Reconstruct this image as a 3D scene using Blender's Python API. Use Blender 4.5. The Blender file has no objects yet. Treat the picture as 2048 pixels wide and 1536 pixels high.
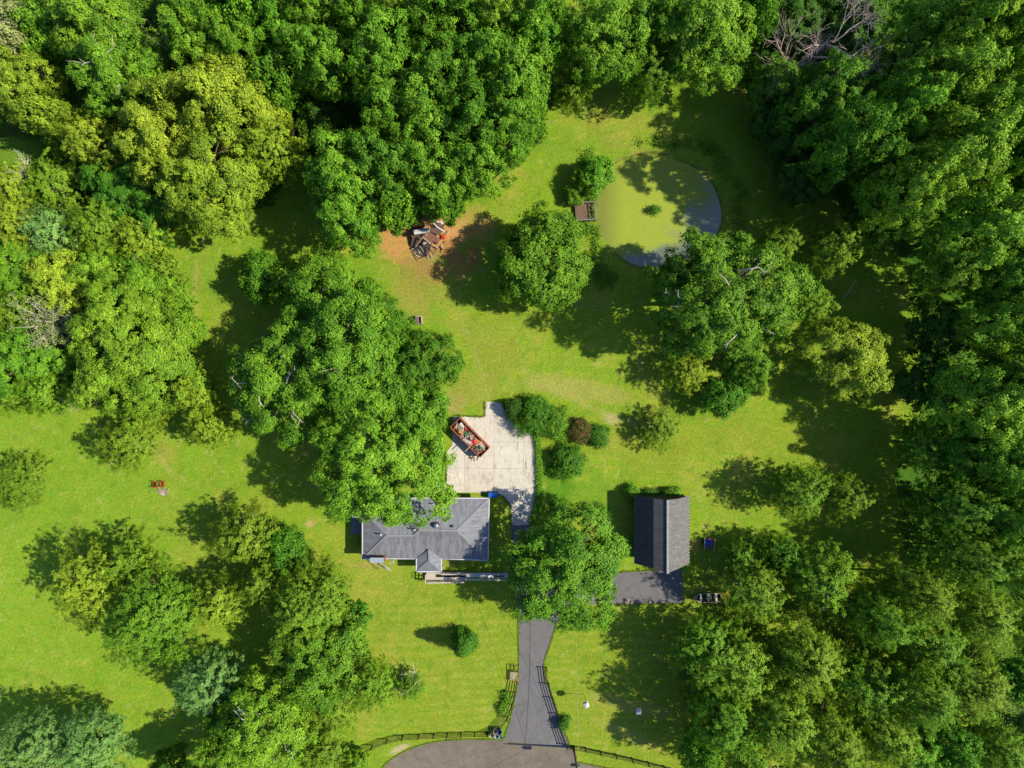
import bpy, math, random
import numpy as np
R_ = math.radians
random.seed(7)
S, HC = 14.6, 95.0                      # ground pixels per metre (2048 wide photo), camera height
scene = bpy.context.scene

# ---------------------------------------------------------------- camera, sky, sun, exposure
cam_d = bpy.data.cameras.new("camera"); cam = bpy.data.objects.new("camera", cam_d)
scene.collection.objects.link(cam); scene.camera = cam
cam.location = (0, 0, HC); cam.rotation_euler = (0, 0, 0)
cam_d.sensor_width = 36; cam_d.lens = 36 * S * HC / 2048; cam_d.clip_end = 3000; cam_d.clip_start = 1
SUN_EL, SUN_AZ = R_(44), R_(-3)         # azimuth measured from +X
w = bpy.data.worlds.new("World"); scene.world = w; w.use_nodes = True
nt = w.node_tree; nt.nodes.clear()
sky = nt.nodes.new("ShaderNodeTexSky"); sky.sky_type = 'NISHITA'; sky.sun_disc = False
sky.ozone_density = 5.0; sky.sun_elevation = SUN_EL; sky.sun_rotation = math.pi / 2 - SUN_AZ
bg = nt.nodes.new("ShaderNodeBackground"); bg.inputs[1].default_value = 0.10
wo = nt.nodes.new("ShaderNodeOutputWorld")
nt.links.new(sky.outputs[0], bg.inputs[0]); nt.links.new(bg.outputs[0], wo.inputs[0])
sd = bpy.data.lights.new("sun", 'SUN'); sd.energy = 5.0; sd.angle = R_(0.5); sd.color = (1.0, 0.85, 0.60)
sun = bpy.data.objects.new("sun", sd); scene.collection.objects.link(sun)
from mathutils import Vector, Matrix, noise
sv = Vector((math.cos(SUN_EL) * math.cos(SUN_AZ), math.cos(SUN_EL) * math.sin(SUN_AZ), math.sin(SUN_EL)))
sun.rotation_euler = sv.to_track_quat('Z', 'Y').to_euler(); sun.location = (60, 0, 80)
scene.view_settings.view_transform = 'Standard'; scene.view_settings.look = 'None'
scene.view_settings.exposure = 0.9; scene.view_settings.gamma = 1.0
scene.cycles.max_bounces = 6; scene.cycles.diffuse_bounces = 3; scene.cycles.transmission_bounces = 3
scene.cycles.transparent_max_bounces = 6; scene.cycles.use_denoising = True

C = scene.collection
GAIN = (2.30, 2.13, 1.9)
def lin(c): 
    c /= 255.0
    return c / 12.92 if c <= 0.04045 else ((c + 0.055) / 1.055) ** 2.4
def col(r, g, b, k=1.0): return (lin(r) / GAIN[0] * k, lin(g) / GAIN[1] * k, lin(b) / GAIN[2] * k, 1)
def P(px, py, z=0.0):
    s = (1 - z / HC) / S
    return Vector(((px - 1024) * s, (768 - py) * s, z))

# ---------------------------------------------------------------- materials
def nodes(name):
    m = bpy.data.materials.new(name); m.use_nodes = True
    n = m.node_tree.nodes; b = n["Principled BSDF"]
    b.inputs['Specular IOR Level'].default_value = 0.25
    return m, n, m.node_tree.links, b
def mat(name, c, rough=0.8, var=0.18, scale=3.0, metal=0.0, bump=0.0, stretch=None, c2=None, spec=None, detail=6):
    m, n, l, b = nodes(name)
    tc = n.new('ShaderNodeTexCoord'); mp = n.new('ShaderNodeMapping')
    l.new(tc.outputs['Object'], mp.inputs[0])
    if stretch: mp.inputs['Scale'].default_value = stretch
    nz = n.new('ShaderNodeTexNoise'); nz.inputs['Scale'].default_value = scale; nz.inputs['Detail'].default_value = detail
    nz.inputs['Roughness'].default_value = 0.65
    l.new(mp.outputs[0], nz.inputs[0])
    mx = n.new('ShaderNodeMix'); mx.data_type = 'RGBA'
    rp = n.new('ShaderNodeMapRange'); rp.inputs[1].default_value = 0.3; rp.inputs[2].default_value = 0.7
    l.new(nz.outputs[0], rp.inputs[0]); l.new(rp.outputs[0], mx.inputs[0])
    lo = tuple(v * (1 - var) for v in c[:3]) + (1,); hi = tuple(min(1, v * (1 + var)) for v in c[:3]) + (1,)
    mx.inputs[6].default_value = c2 if c2 else lo; mx.inputs[7].default_value = hi
    l.new(mx.outputs[2], b.inputs['Base Color'])
    b.inputs['Roughness'].default_value = rough; b.inputs['Metallic'].default_value = metal
    if spec is not None: b.inputs['Specular IOR Level'].default_value = spec
    if bump:
        bp = n.new('ShaderNodeBump'); bp.inputs['Strength'].default_value = bump; bp.inputs['Distance'].default_value = 0.05
        l.new(nz.outputs[0], bp.inputs['Height']); l.new(bp.outputs[0], b.inputs['Normal'])
    return m

def foliage_mat():
    m, n, l, b = nodes("foliage")
    oi = n.new('ShaderNodeObjectInfo'); at = n.new('ShaderNodeAttribute'); at.attribute_name = 'tint'
    hsv = n.new('ShaderNodeHueSaturation')
    mr = n.new('ShaderNodeMapRange'); mr.inputs[3].default_value = 0.512; mr.inputs[4].default_value = 0.482
    l.new(at.outputs['Fac'], mr.inputs[0]); l.new(mr.outputs[0], hsv.inputs['Hue'])
    mv = n.new('ShaderNodeMapRange'); mv.inputs[3].default_value = 0.55; mv.inputs[4].default_value = 1.55
    l.new(at.outputs['Fac'], mv.inputs[0]); l.new(mv.outputs[0], hsv.inputs['Value'])
    l.new(oi.outputs['Color'], hsv.inputs['Color'])
    l.new(hsv.outputs[0], b.inputs['Base Color']); b.inputs['Roughness'].default_value = 0.6
    b.inputs['Specular IOR Level'].default_value = 0.18
    tr = n.new('ShaderNodeBsdfTranslucent'); l.new(hsv.outputs[0], tr.inputs[0])
    ms = n.new('ShaderNodeMixShader'); ms.inputs[0].default_value = 0.22
    out = n['Material Output']; l.new(b.outputs[0], ms.inputs[1]); l.new(tr.outputs[0], ms.inputs[2]); l.new(ms.outputs[0], out.inputs[0])
    return m
def bark_mat():
    m, n, l, b = nodes("bark")
    oi = n.new('ShaderNodeObjectInfo'); nz = n.new('ShaderNodeTexNoise'); nz.inputs['Scale'].default_value = 5
    tc = n.new('ShaderNodeTexCoord'); l.new(tc.outputs['Object'], nz.inputs[0])
    hsv = n.new('ShaderNodeHueSaturation'); mr = n.new('ShaderNodeMapRange'); mr.inputs[3].default_value = .5; mr.inputs[4].default_value = 1.5
    l.new(nz.outputs[0], mr.inputs[0]); l.new(mr.outputs[0], hsv.inputs['Value']); l.new(oi.outputs['Color'], hsv.inputs['Color'])
    l.new(hsv.outputs[0], b.inputs['Base Color']); b.inputs['Roughness'].default_value = .85
    return m
M_FOL, M_BARK = foliage_mat(), bark_mat()

# ---------------------------------------------------------------- mesh helpers
class MB:
    def __init__(s): s.v = []; s.f = []
    def add(s, vs, fs):
        o = len(s.v); s.v += [tuple(v) for v in vs]; s.f += [tuple(i + o for i in f) for f in fs]; return s
    def box(s, c, d, rot=None, taper=1.0):
        hx, hy, hz = d[0] / 2, d[1] / 2, d[2] / 2; c = Vector(c)
        vs = [Vector((x * hx * (taper if z > 0 else 1), y * hy * (taper if z > 0 else 1), z * hz)) for z in (-1, 1) for x, y in ((-1, -1), (1, -1), (1, 1), (-1, 1))]
        if rot is not None:
            if not isinstance(rot, Matrix): rot = Matrix.Rotation(rot, 3, 'Z')
            vs = [rot @ v for v in vs]
        return s.add([v + c for v in vs], [(3, 2, 1, 0), (4, 5, 6, 7), (0, 1, 5, 4), (1, 2, 6, 5), (2, 3, 7, 6), (3, 0, 4, 7)])
    def bar(s, a, b, wd, th=None, up=(0, 0, 1)):
        a, b = Vector(a), Vector(b); th = th or wd; d = b - a
        if d.length < 1e-6: return s
        x = d.normalized(); u = Vector(up)
        if abs(x.dot(u)) > .98: u = Vector((1, 0, 0))
        y = u.cross(x).normalized(); z = x.cross(y)
        return s.box((a + b) / 2, (d.length, wd, th), Matrix((x, y, z)).transposed())
    def tube(s, pts, rad, n=8, cap=True):
        pts = [Vector(p) for p in pts]
        if not hasattr(rad, '__len__'): rad = [rad] * len(pts)
        vs = []; fs = []
        for i, p in enumerate(pts):
            d = (pts[min(i + 1, len(pts) - 1)] - pts[max(i - 1, 0)]).normalized()
            u = Vector((0, 0, 1)) if abs(d.z) < .95 else Vector((1, 0, 0))
            a = d.cross(u).normalized(); b = d.cross(a)
            for k in range(n):
                t = 2 * math.pi * k / n; vs.append(p + (a * math.cos(t) + b * math.sin(t)) * rad[i])
        for i in range(len(pts) - 1):
            for k in range(n): fs.append((i * n + k, i * n + (k + 1) % n, (i + 1) * n + (k + 1) % n, (i + 1) * n + k))
        if cap: fs.append(tuple(range(n))[::-1]); fs.append(tuple((len(pts) - 1) * n + k for k in range(n)))
        return s.add(vs, fs)
    def lathe(s, prof, n=20, c=(0, 0, 0)):
        vs = []; fs = []
        for r, z in prof:
            for k in range(n):
                t = 2 * math.pi * k / n; vs.append((c[0] + r * math.cos(t), c[1] + r * math.sin(t), c[2] + z))
        for i in range(len(prof) - 1):
            for k in range(n): fs.append((i * n + k, i * n + (k + 1) % n, (i + 1) * n + (k + 1) % n, (i + 1) * n + k))
        fs.append(tuple(range(n))[::-1]); fs.append(tuple((len(prof) - 1) * n + k for k in range(n)))
        return s.add(vs, fs)
    def prism(s, poly, z0, z1):
        n = len(poly)
        vs = [(p[0], p[1], z0) for p in poly] + [(p[0], p[1], z1) for p in poly]
        return s.add(vs, [tuple(range(n))[::-1], tuple(range(n, 2 * n))] + [(i, (i + 1) % n, n + (i + 1) % n, n + i) for i in range(n)])
    def slab(s, poly, th):
        """closed slab under a 3D polygon"""
        n = len(poly); poly = [Vector(p) for p in poly]
        lo = [p - Vector((0, 0, th)) for p in poly]
        return s.add(poly + lo, [tuple(range(n)), tuple(range(n, 2 * n))[::-1]] + [(i, n + i, n + (i + 1) % n, (i + 1) % n) for i in range(n)])
    def build(s, name, m, parent=None, loc=(0, 0, 0), smooth=False, bevel=0, fix=True):
        me = bpy.data.meshes.new(name); me.from_pydata(s.v, [], s.f)
        if fix:
            import bmesh
            bm = bmesh.new(); bm.from_mesh(me); bmesh.ops.recalc_face_normals(bm, faces=bm.faces)
            if bevel: bmesh.ops.bevel(bm, geom=list(bm.edges), offset=bevel, segments=2, affect='EDGES')
            bm.to_mesh(me); bm.free()
        me.materials.append(m)
        if smooth: me.polygons.foreach_set('use_smooth', [True] * len(me.polygons))
        o = bpy.data.objects.new(name, me); C.objects.link(o); o.location = loc
        if parent: o.parent = parent
        return o
def tag(o, label=None, cat=None, group=None, kind=None):
    if label: o['label'] = label
    if cat: o['category'] = cat
    if group: o['group'] = group
    if kind: o['kind'] = kind
    return o
def thing(name, label, cat, loc=(0, 0, 0), rz=0, group=None):
    o = bpy.data.objects.new(name, None); C.objects.link(o); o.empty_display_size = .3
    o.location = loc; o.rotation_euler = (0, 0, rz); return tag(o, label, cat, group)
def copy_tree(o, loc, rz, label, parent=None):
    c = o.copy(); C.objects.link(c)
    if parent: c.parent = parent
    else: c.location = loc; c.rotation_euler = (0, 0, rz); c['label'] = label
    for ch in list(o.children): copy_tree(ch, None, None, None, c)
    return c

# ---------------------------------------------------------------- numpy noise
def vnoise(x, y, seed=0):
    xi = np.floor(x).astype(np.int64); yi = np.floor(y).astype(np.int64); fx = x - xi; fy = y - yi
    fx = fx * fx * (3 - 2 * fx); fy = fy * fy * (3 - 2 * fy)
    def h(a, b):
        n = (a * 374761393 + b * 668265263 + seed * 1442695041) & 0xffffffff
        n = ((n ^ (n >> 13)) * 1274126177) & 0xffffffff
        return ((n ^ (n >> 16)) & 0xffff) / 65535.0
    return (h(xi, yi) * (1 - fx) + h(xi + 1, yi) * fx) * (1 - fy) + (h(xi, yi + 1) * (1 - fx) + h(xi + 1, yi + 1) * fx) * fy
def fbm(x, y, s, o=4, seed=0):
    t = np.zeros_like(x); a = .5; n = 0
    for i in range(o): t += a * vnoise(x / s, y / s, seed + i * 17); n += a; a *= .55; s /= 2.1
    return t / n
def inside(px, py, poly):
    r = np.zeros(px.shape, bool); n = len(poly)
    for i in range(n):
        x1, y1 = poly[i]; x2, y2 = poly[(i + 1) % n]
        c = ((y1 > py) != (y2 > py)) & (px < (x2 - x1) * (py - y1) / ((y2 - y1) + 1e-9) + x1); r ^= c
    return r

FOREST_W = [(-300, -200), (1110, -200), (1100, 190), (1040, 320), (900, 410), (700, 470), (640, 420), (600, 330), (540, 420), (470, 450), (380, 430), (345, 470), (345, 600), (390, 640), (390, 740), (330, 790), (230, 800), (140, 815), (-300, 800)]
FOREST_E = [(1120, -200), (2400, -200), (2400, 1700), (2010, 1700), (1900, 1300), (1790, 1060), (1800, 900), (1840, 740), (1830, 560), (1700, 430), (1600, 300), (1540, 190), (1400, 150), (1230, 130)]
POND_C, POND_R = (1314, 421), (122, 114)
def pond_d(px, py):
    a = np.arctan2(py - POND_C[1], px - POND_C[0])
    k = 1 + .035 * np.sin(2 * a + .6) + .02 * np.sin(3 * a + 2) + .012 * np.sin(7 * a)
    return np.hypot((px - POND_C[0]) / POND_R[0], (py - POND_C[1]) / POND_R[1]) / k

# ---------------------------------------------------------------- ground
def build_ground():
    xs = np.concatenate([[-900, -500, -300, -200, -150, -120, -100], np.arange(-84, 84.01, .28), [100, 120, 150, 200, 300, 500, 900]])
    ys = np.concatenate([[-900, -500, -300, -200, -150, -110, -85], np.arange(-66, 66.01, .28), [85, 110, 150, 200, 300, 500, 900]])
    X, Y = np.meshgrid(xs, ys); px = X * S + 1024; py = 768 - Y * S
    lc = lambda *c: np.array(col(*c)[:3])
    A = np.empty(X.shape + (3,)); A[:] = lc(146, 180, 44)
    def mix(c, m):
        m = np.clip(m, 0, 1)[..., None]; A[:] = A * (1 - m) + lc(*c) * m
    n1 = fbm(X, Y, 14, 4, 3); n2 = fbm(X, Y, 4, 4, 9); n3 = fbm(X, Y, 1.3, 3, 21)
    mix((124, 172, 38), (n1 - .51) * 3.5)                      # lush green
    mix((172, 180, 66), (n2 - .52) * 3.2)                   # drier
    mix((146, 184, 46), np.clip((620 - px) / 300, 0, 1) * .6)  # west lawn is greener
    mix((152, 172, 46), np.clip((px - 700) / 200, 0, 1) * np.clip((py - 1100) / 80, 0, 1) * .65)
    def blob(cx, cy, rx, ry, rot, c, st=1, soft=.5, nz=.5):
        t = R_(rot); dx = px - cx; dy = py - cy
        u = (dx * math.cos(t) + dy * math.sin(t)) / rx; v = (-dx * math.sin(t) + dy * math.cos(t)) / ry
        d = np.hypot(u, v) + (n2 - .5) * nz * 1.6 + (n3 - .5) * nz * 1.4
        mix(c, np.clip((1 - d) / soft, 0, 1) * st)
    def streak(pts, wd, c, st=.6):
        d = np.full(px.shape, 1e9)
        for (x1, y1), (x2, y2) in zip(pts[:-1], pts[1:]):
            L = (x2 - x1) ** 2 + (y2 - y1) ** 2; t = np.clip(((px - x1) * (x2 - x1) + (py - y1) * (y2 - y1)) / L, 0, 1)
            d = np.minimum(d, np.hypot(px - x1 - t * (x2 - x1), py - y1 - t * (y2 - y1)))
        mix(c, np.clip(1.4 - d / wd + (n3 - .5) * 1.6 + (n2 - .5), 0, 1) * st)
    # mown stripes
    fr = (py < 1720) * np.clip((py - 1150) / 60, 0, 1) * np.clip((px - 690) / 60, 0, 1) * np.clip((1420 - px) / 100, 0, 1)
    st = np.sin((py + 14 * np.sin(px / 160) + 22 * (n1 - .5)) / 2.7)
    mix((184, 184, 76), fr * np.clip(st * .5 - .05 + (n3 - .5) * 1.4, 0, 1) * .55)
    mix((120, 154, 34), fr * np.clip(-st * .5 - .05 + (n3 - .5) * 1.4, 0, 1) * .35)
    bk = np.clip((py - 640) / 60, 0, 1) * np.clip((1080 - py) / 80, 0, 1) * np.clip((px - 1060) / 80, 0, 1) * np.clip((1700 - px) / 100, 0, 1)
    st2 = np.sin((py - .09 * (px - 1024) + 20 * (n1 - .5)) / 2.9)
    mix((178, 180, 68), bk * np.clip(st2 * .6 + (n3 - .5), 0, 1) * .6)
    inb = ((px > -180) & (px < 2230) & (py < 1720)).astype(float); wq = inb * np.clip((620 - px) / 80, 0, 1) * np.clip((py - 800) / 60, 0, 1)
    st3 = np.sin((py * .93 - px * .36 + 30 * (n1 - .5)) / 6.0); mix((158, 182, 60), wq * np.clip(st3 * .6 + (n3 - .5), 0, 1) * .45)
    mix((96, 150, 34), np.clip((fbm(X, Y, .8, 3, 55) - .60) * 8, 0, 1) * .35)
    mix((196, 190, 110), np.clip((fbm(X + 40, Y, .6, 2, 71) - .74) * 14, 0, 1) * .5)
    # olive drives, worn tracks and one painted patch of tree shade
    tuft = np.clip((n3 - .5) * 6, 0, 1)
    for b in [(985, 690, 70, 75, 10, (160, 170, 58), .6), (1150, 775, 150, 24, 12, (188, 180, 96), .6), (1224, 838, 17, 12, 30, (205, 195, 130), .9),
              (1450, 880, 260, 60, 0, (158, 172, 50), .4), (1300, 900, 120, 60, 0, (158, 168, 52), .35), (420, 560, 80, 70, 0, (118, 172, 40), .6), (385, 600, 28, 110, 12, (170, 172, 70), .45),
              (890, 470, 110, 42, -12, (232, 176, 108), 1.0), (800, 480, 60, 62, 20, (220, 166, 98), .95), (900, 520, 70, 60, 0, (198, 146, 86), .95), (840, 560, 70, 60, 30, (170, 150, 80), .6),
              (815, 600, 45, 55, -30, (178, 170, 80), .5), (860, 455, 60, 30, 0, (226, 168, 104), 1), (945, 440, 45, 32, 0, (200, 170, 92), .8),
              (905, 808, 34, 26, 0, (190, 170, 104), .55), (950, 780, 60, 40, 0, (176, 172, 78), .5), (330, 905, 34, 26, 50, (176, 170, 76), .55), (620, 1048, 10, 8, 0, (215, 190, 130), .9), (624, 1040, 16, 9, 20, (190, 180, 90), .6),
              (1180, 1000, 120, 60, 0, (104, 160, 38), .45), (1120, 960, 45, 70, 0, (92, 155, 34), .6), (1400, 800, 90, 50, 0, (116, 165, 40), .5),
              (1390, 1090, 14, 20, 0, (196, 172, 76), .9), (1408, 1052, 9, 5, 40, (205, 185, 120), .8), (1440, 1190, 70, 18, 0, (186, 176, 64), .5),
              (1250, 1410, 110, 18, 12, (190, 186, 90), .55), (1245, 1465, 90, 16, 25, (190, 186, 90), .55), (1230, 280, 45, 26, 0, (170, 170, 72), .5), (1140, 290, 80, 50, 0, (128, 170, 44), .5),
              (1000, 620, 60, 30, 0, (160, 168, 52), .4), (2030, 1410, 12, 10, 0, (215, 190, 150), .9), (1560, 250, 60, 200, 0, (90, 130, 36), .5),  # last blob darkens the grass for tree shade northeast of the pond
              (740, 1130, 60, 9, 0, (190, 170, 96), .6), (900, 1130, 30, 8, 0, (176, 166, 86), .5), (1050, 1320, 8, 14, 0, (200, 180, 130), .0),
              (800, 1497, 26, 6, -24, (214, 196, 150), .9), (1130, 1450, 50, 60, 0, (140, 170, 44), .4)]:
        blob(b[0], b[1], b[2], b[3], b[4], b[5], b[6])
    streak([(915, 640), (950, 700), (975, 790)], 6, (176, 176, 84), .45)
    streak([(930, 630), (1000, 700), (1030, 780)], 5, (176, 176, 84), .3)
    streak([(1060, 770), (1140, 790), (1215, 835), (1300, 850)], 9, (188, 182, 100), .5)
    streak([(800, 590), (850, 630), (905, 650)], 5, (168, 170, 70), .5)
    streak([(395, 520), (388, 600), (400, 660)], 4, (196, 186, 104), .5)
    streak([(290, 870), (330, 930), (345, 950)], 4, (188, 184, 96), .5)
    streak([(690, 1160), (705, 1180), (705, 1205)], 3, (178, 180, 80), .6)
    mix((150, 160, 60), tuft * np.clip(1.3 - np.hypot((px - 870) / 130, (py - 500) / 110), 0, 1) * .75)
    # pond margin: mud and rank growth
    d = pond_d(px, py)
    mix((150, 144, 70), np.clip(1 - np.abs(d - 1.05) / .07, 0, 1) * (.6 + 1.2 * (n3 - .45)))
    mix((70, 84, 30), np.clip(1 - np.abs(d - 1.025) / .02, 0, 1) * (.55 + 1.5 * (n3 - .5)))
    mix((60, 66, 40), np.clip((1.01 - d) / .03, 0, 1))
    # forest floors; the east one is lawn with tree shade put into its colour
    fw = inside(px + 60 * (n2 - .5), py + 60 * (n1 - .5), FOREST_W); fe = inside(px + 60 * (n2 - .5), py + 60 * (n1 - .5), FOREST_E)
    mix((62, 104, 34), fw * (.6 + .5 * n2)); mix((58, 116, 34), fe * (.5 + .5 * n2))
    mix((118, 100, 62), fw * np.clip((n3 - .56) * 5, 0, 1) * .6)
    mix((120, 160, 44), np.clip((1 - np.hypot((px - 30) / 70, (py - 305) / 36)) / .4, 0, 1))
    A *= (0.90 + .2 * n3)[..., None]
    Z = np.where(d < 1.06, -.55 * np.clip((1.06 - d) / .12, 0, 1), 0.0)
    ny, nx = X.shape
    me = bpy.data.meshes.new('ground'); me.vertices.add(nx * ny)
    me.vertices.foreach_set('co', np.stack([X, Y, Z], -1).astype(np.float32).ravel())
    idx = np.arange(nx * ny).reshape(ny, nx)
    q = np.stack([idx[:-1, :-1], idx[:-1, 1:], idx[1:, 1:], idx[1:, :-1]], -1).reshape(-1, 4)
    set_quads(me, q)
    a = me.color_attributes.new('tone', 'FLOAT_COLOR', 'POINT')
    a.data.foreach_set('color', np.concatenate([A, np.ones(X.shape + (1,))], -1).astype(np.float32).ravel())
    m, n, l, b = nodes('grass')
    at = n.new('ShaderNodeAttribute'); at.attribute_name = 'tone'
    tc = n.new('ShaderNodeTexCoord')
    z1 = n.new('ShaderNodeTexNoise'); z1.inputs['Scale'].default_value = 3.2; z1.inputs['Detail'].default_value = 8; z1.inputs['Roughness'].default_value = .8
    z2 = n.new('ShaderNodeTexNoise'); z2.inputs['Scale'].default_value = .9; z2.inputs['Detail'].default_value = 6; z2.inputs['Roughness'].default_value = .7
    l.new(tc.outputs['Object'], z1.inputs[0]); l.new(tc.outputs['Object'], z2.inputs[0])
    hsv = n.new('ShaderNodeHueSaturation'); mr = n.new('ShaderNodeMapRange'); mr.inputs[1].default_value = .3; mr.inputs[2].default_value = .7; mr.inputs[3].default_value = .58; mr.inputs[4].default_value = 1.42
    l.new(z1.outputs[0], mr.inputs[0]); l.new(mr.outputs[0], hsv.inputs['Value'])
    mh = n.new('ShaderNodeMapRange'); mh.inputs[1].default_value = .3; mh.inputs[2].default_value = .7; mh.inputs[3].default_value = .482; mh.inputs[4].default_value = .52
    l.new(z2.outputs[0], mh.inputs[0]); l.new(mh.outputs[0], hsv.inputs['Hue'])
    l.new(at.outputs['Color'], hsv.inputs['Color']); l.new(hsv.outputs[0], b.inputs['Base Color'])
    b.inputs['Roughness'].default_value = .95; b.inputs['Specular IOR Level'].default_value = .05
    bp = n.new('ShaderNodeBump'); bp.inputs['Strength'].default_value = .5; bp.inputs['Distance'].default_value = .12
    l.new(z1.outputs[0], bp.inputs['Height']); l.new(bp.outputs[0], b.inputs['Normal'])
    z3 = n.new('ShaderNodeTexNoise'); z3.inputs['Scale'].default_value = 9; z3.inputs['Detail'].default_value = 3; l.new(tc.outputs['Object'], z3.inputs[0])
    m3 = n.new('ShaderNodeMapRange'); m3.inputs[1].default_value = .3; m3.inputs[2].default_value = .7; m3.inputs[3].default_value = .85; m3.inputs[4].default_value = 1.12
    l.new(z3.outputs[0], m3.inputs[0]); l.new(m3.outputs[0], hsv.inputs['Saturation'])
    me.materials.append(m)
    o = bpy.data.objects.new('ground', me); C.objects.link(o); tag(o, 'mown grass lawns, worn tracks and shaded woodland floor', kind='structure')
def set_quads(me, q):
    n = len(q); me.loops.add(n * 4); me.polygons.add(n)
    me.loops.foreach_set('vertex_index', q.astype(np.int32).ravel())
    me.polygons.foreach_set('loop_start', np.arange(0, n * 4, 4, dtype=np.int32))
    try: me.polygons.foreach_set('loop_total', np.full(n, 4, dtype=np.int32))
    except Exception: pass
    me.update(calc_edges=True)
build_ground()

def sheet(name, pts, z, m, label, sub=0):
    poly = [P(*p) for p in pts]
    o = MB().add([(p.x, p.y, z) for p in poly], [tuple(range(len(poly)))]).build(name, m)
    if o.data.polygons[0].normal.z < 0: o.data.flip_normals()
    return tag(o, label, kind='structure')
def spline(pts, n=6, closed=False):
    out = []; N = len(pts)
    rng = range(N) if closed else range(N - 1)
    for i in rng:
        p = [pts[(i + k) % N] if closed else pts[max(0, min(N - 1, i + k))] for k in (-1, 0, 1, 2)]
        for t in np.linspace(0, 1, n, endpoint=False):
            out.append(tuple(.5 * ((2 * p[1][j]) + (-p[0][j] + p[2][j]) * t + (2 * p[0][j] - 5 * p[1][j] + 4 * p[2][j] - p[3][j]) * t * t + (-p[0][j] + 3 * p[1][j] - 3 * p[2][j] + p[3][j]) * t ** 3) for j in (0, 1)))
    if not closed: out.append(tuple(pts[-1]))
    return out

# ---------------------------------------------------------------- pond water
def water_mat():
    m, n, l, b = nodes('pond_water')
    tc = n.new('ShaderNodeTexCoord'); sp = n.new('ShaderNodeSeparateXYZ'); l.new(tc.outputs['Object'], sp.inputs[0])
    nz = n.new('ShaderNodeTexNoise'); nz.inputs['Scale'].default_value = .35; nz.inputs['Detail'].default_value = 7; nz.inputs['Distortion'].default_value = .8
    l.new(tc.outputs['Object'], nz.inputs[0])
    nf = n.new('ShaderNodeTexNoise'); nf.inputs['Scale'].default_value = 2.2; nf.inputs['Detail'].default_value = 8; nf.inputs['Roughness'].default_value = .75; nf.inputs['Distortion'].default_value = 1.2
    l.new(tc.outputs['Object'], nf.inputs[0])
    def mth(op, a, b_):
        k = n.new('ShaderNodeMath'); k.operation = op
        for i, v in enumerate((a, b_)):
            if hasattr(v, 'is_output') or hasattr(v, 'links'): l.new(v, k.inputs[i])
            else: k.inputs[i].default_value = v
        return k.outputs[0]
    # algae cover thins towards the east and south rims
    e = mth('ADD', mth('MULTIPLY', sp.outputs[0], .12), mth('MULTIPLY', sp.outputs[1], -.085))
    e = mth('ADD', e, mth('MULTIPLY', mth('SUBTRACT', nz.outputs[0], .5), 1.3))
    e = mth('ADD', e, mth('MULTIPLY', mth('MAXIMUM', mth('MULTIPLY', mth('ADD', sp.outputs[1], 4.2), -1.0), 0.0), .33))
    mr = n.new('ShaderNodeMapRange'); mr.inputs[1].default_value = .38; mr.inputs[2].default_value = 1.0; l.new(e, mr.inputs[0])
    mx = n.new('ShaderNodeMix'); mx.data_type = 'RGBA'; l.new(nf.outputs[0], mx.inputs[0])
    mx.inputs[6].default_value = col(140, 158, 38); mx.inputs[7].default_value = col(192, 212, 58)
    m2 = n.new('ShaderNodeMix'); m2.data_type = 'RGBA'; l.new(mr.outputs[0], m2.inputs[0]); l.new(mx.outputs[2], m2.inputs[6]); m2.inputs[7].default_value = col(122, 134, 112)
    wq = mth('MULTIPLY', mth('ADD', sp.outputs[0], 4.5), -.35); mw = n.new('ShaderNodeMapRange'); l.new(wq, mw.inputs[0]); mw.inputs[4].default_value = .6
    m3 = n.new('ShaderNodeMix'); m3.data_type = 'RGBA'; l.new(mw.outputs[0], m3.inputs[0]); l.new(m2.outputs[2], m3.inputs[6]); m3.inputs[7].default_value = col(112, 116, 56)
    l.new(m3.outputs[2], b.inputs['Base Color'])
    rr = n.new('ShaderNodeMapRange'); rr.inputs[3].default_value = .5; rr.inputs[4].default_value = .12; l.new(mr.outputs[0], rr.inputs[0]); l.new(rr.outputs[0], b.inputs['Roughness'])
    sr = n.new('ShaderNodeMapRange'); sr.inputs[3].default_value = .3; sr.inputs[4].default_value = 1.0; l.new(mr.outputs[0], sr.inputs[0]); l.new(sr.outputs[0], b.inputs['Specular IOR Level'])
    return m
pc = P(*POND_C)
pts = []
for k in range(96):
    a = 2 * math.pi * k / 96; s_ = 1.035 * (1 + .035 * math.sin(2 * a + .6) + .02 * math.sin(3 * a + 2) + .012 * math.sin(7 * a))
    q = P(POND_C[0] + POND_R[0] * s_ * math.cos(a), POND_C[1] + POND_R[1] * s_ * math.sin(a)); pts.append((q.x - pc.x, q.y - pc.y, 0))
o = MB().add(pts, [tuple(range(96))]).build('pond', water_mat(), loc=(pc.x, pc.y, -.2))
if o.data.polygons[0].normal.z < 0: o.data.flip_normals()
tag(o, 'round pond filmed with yellow green algae, clearer blue grey water to the east', kind='structure')

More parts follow.
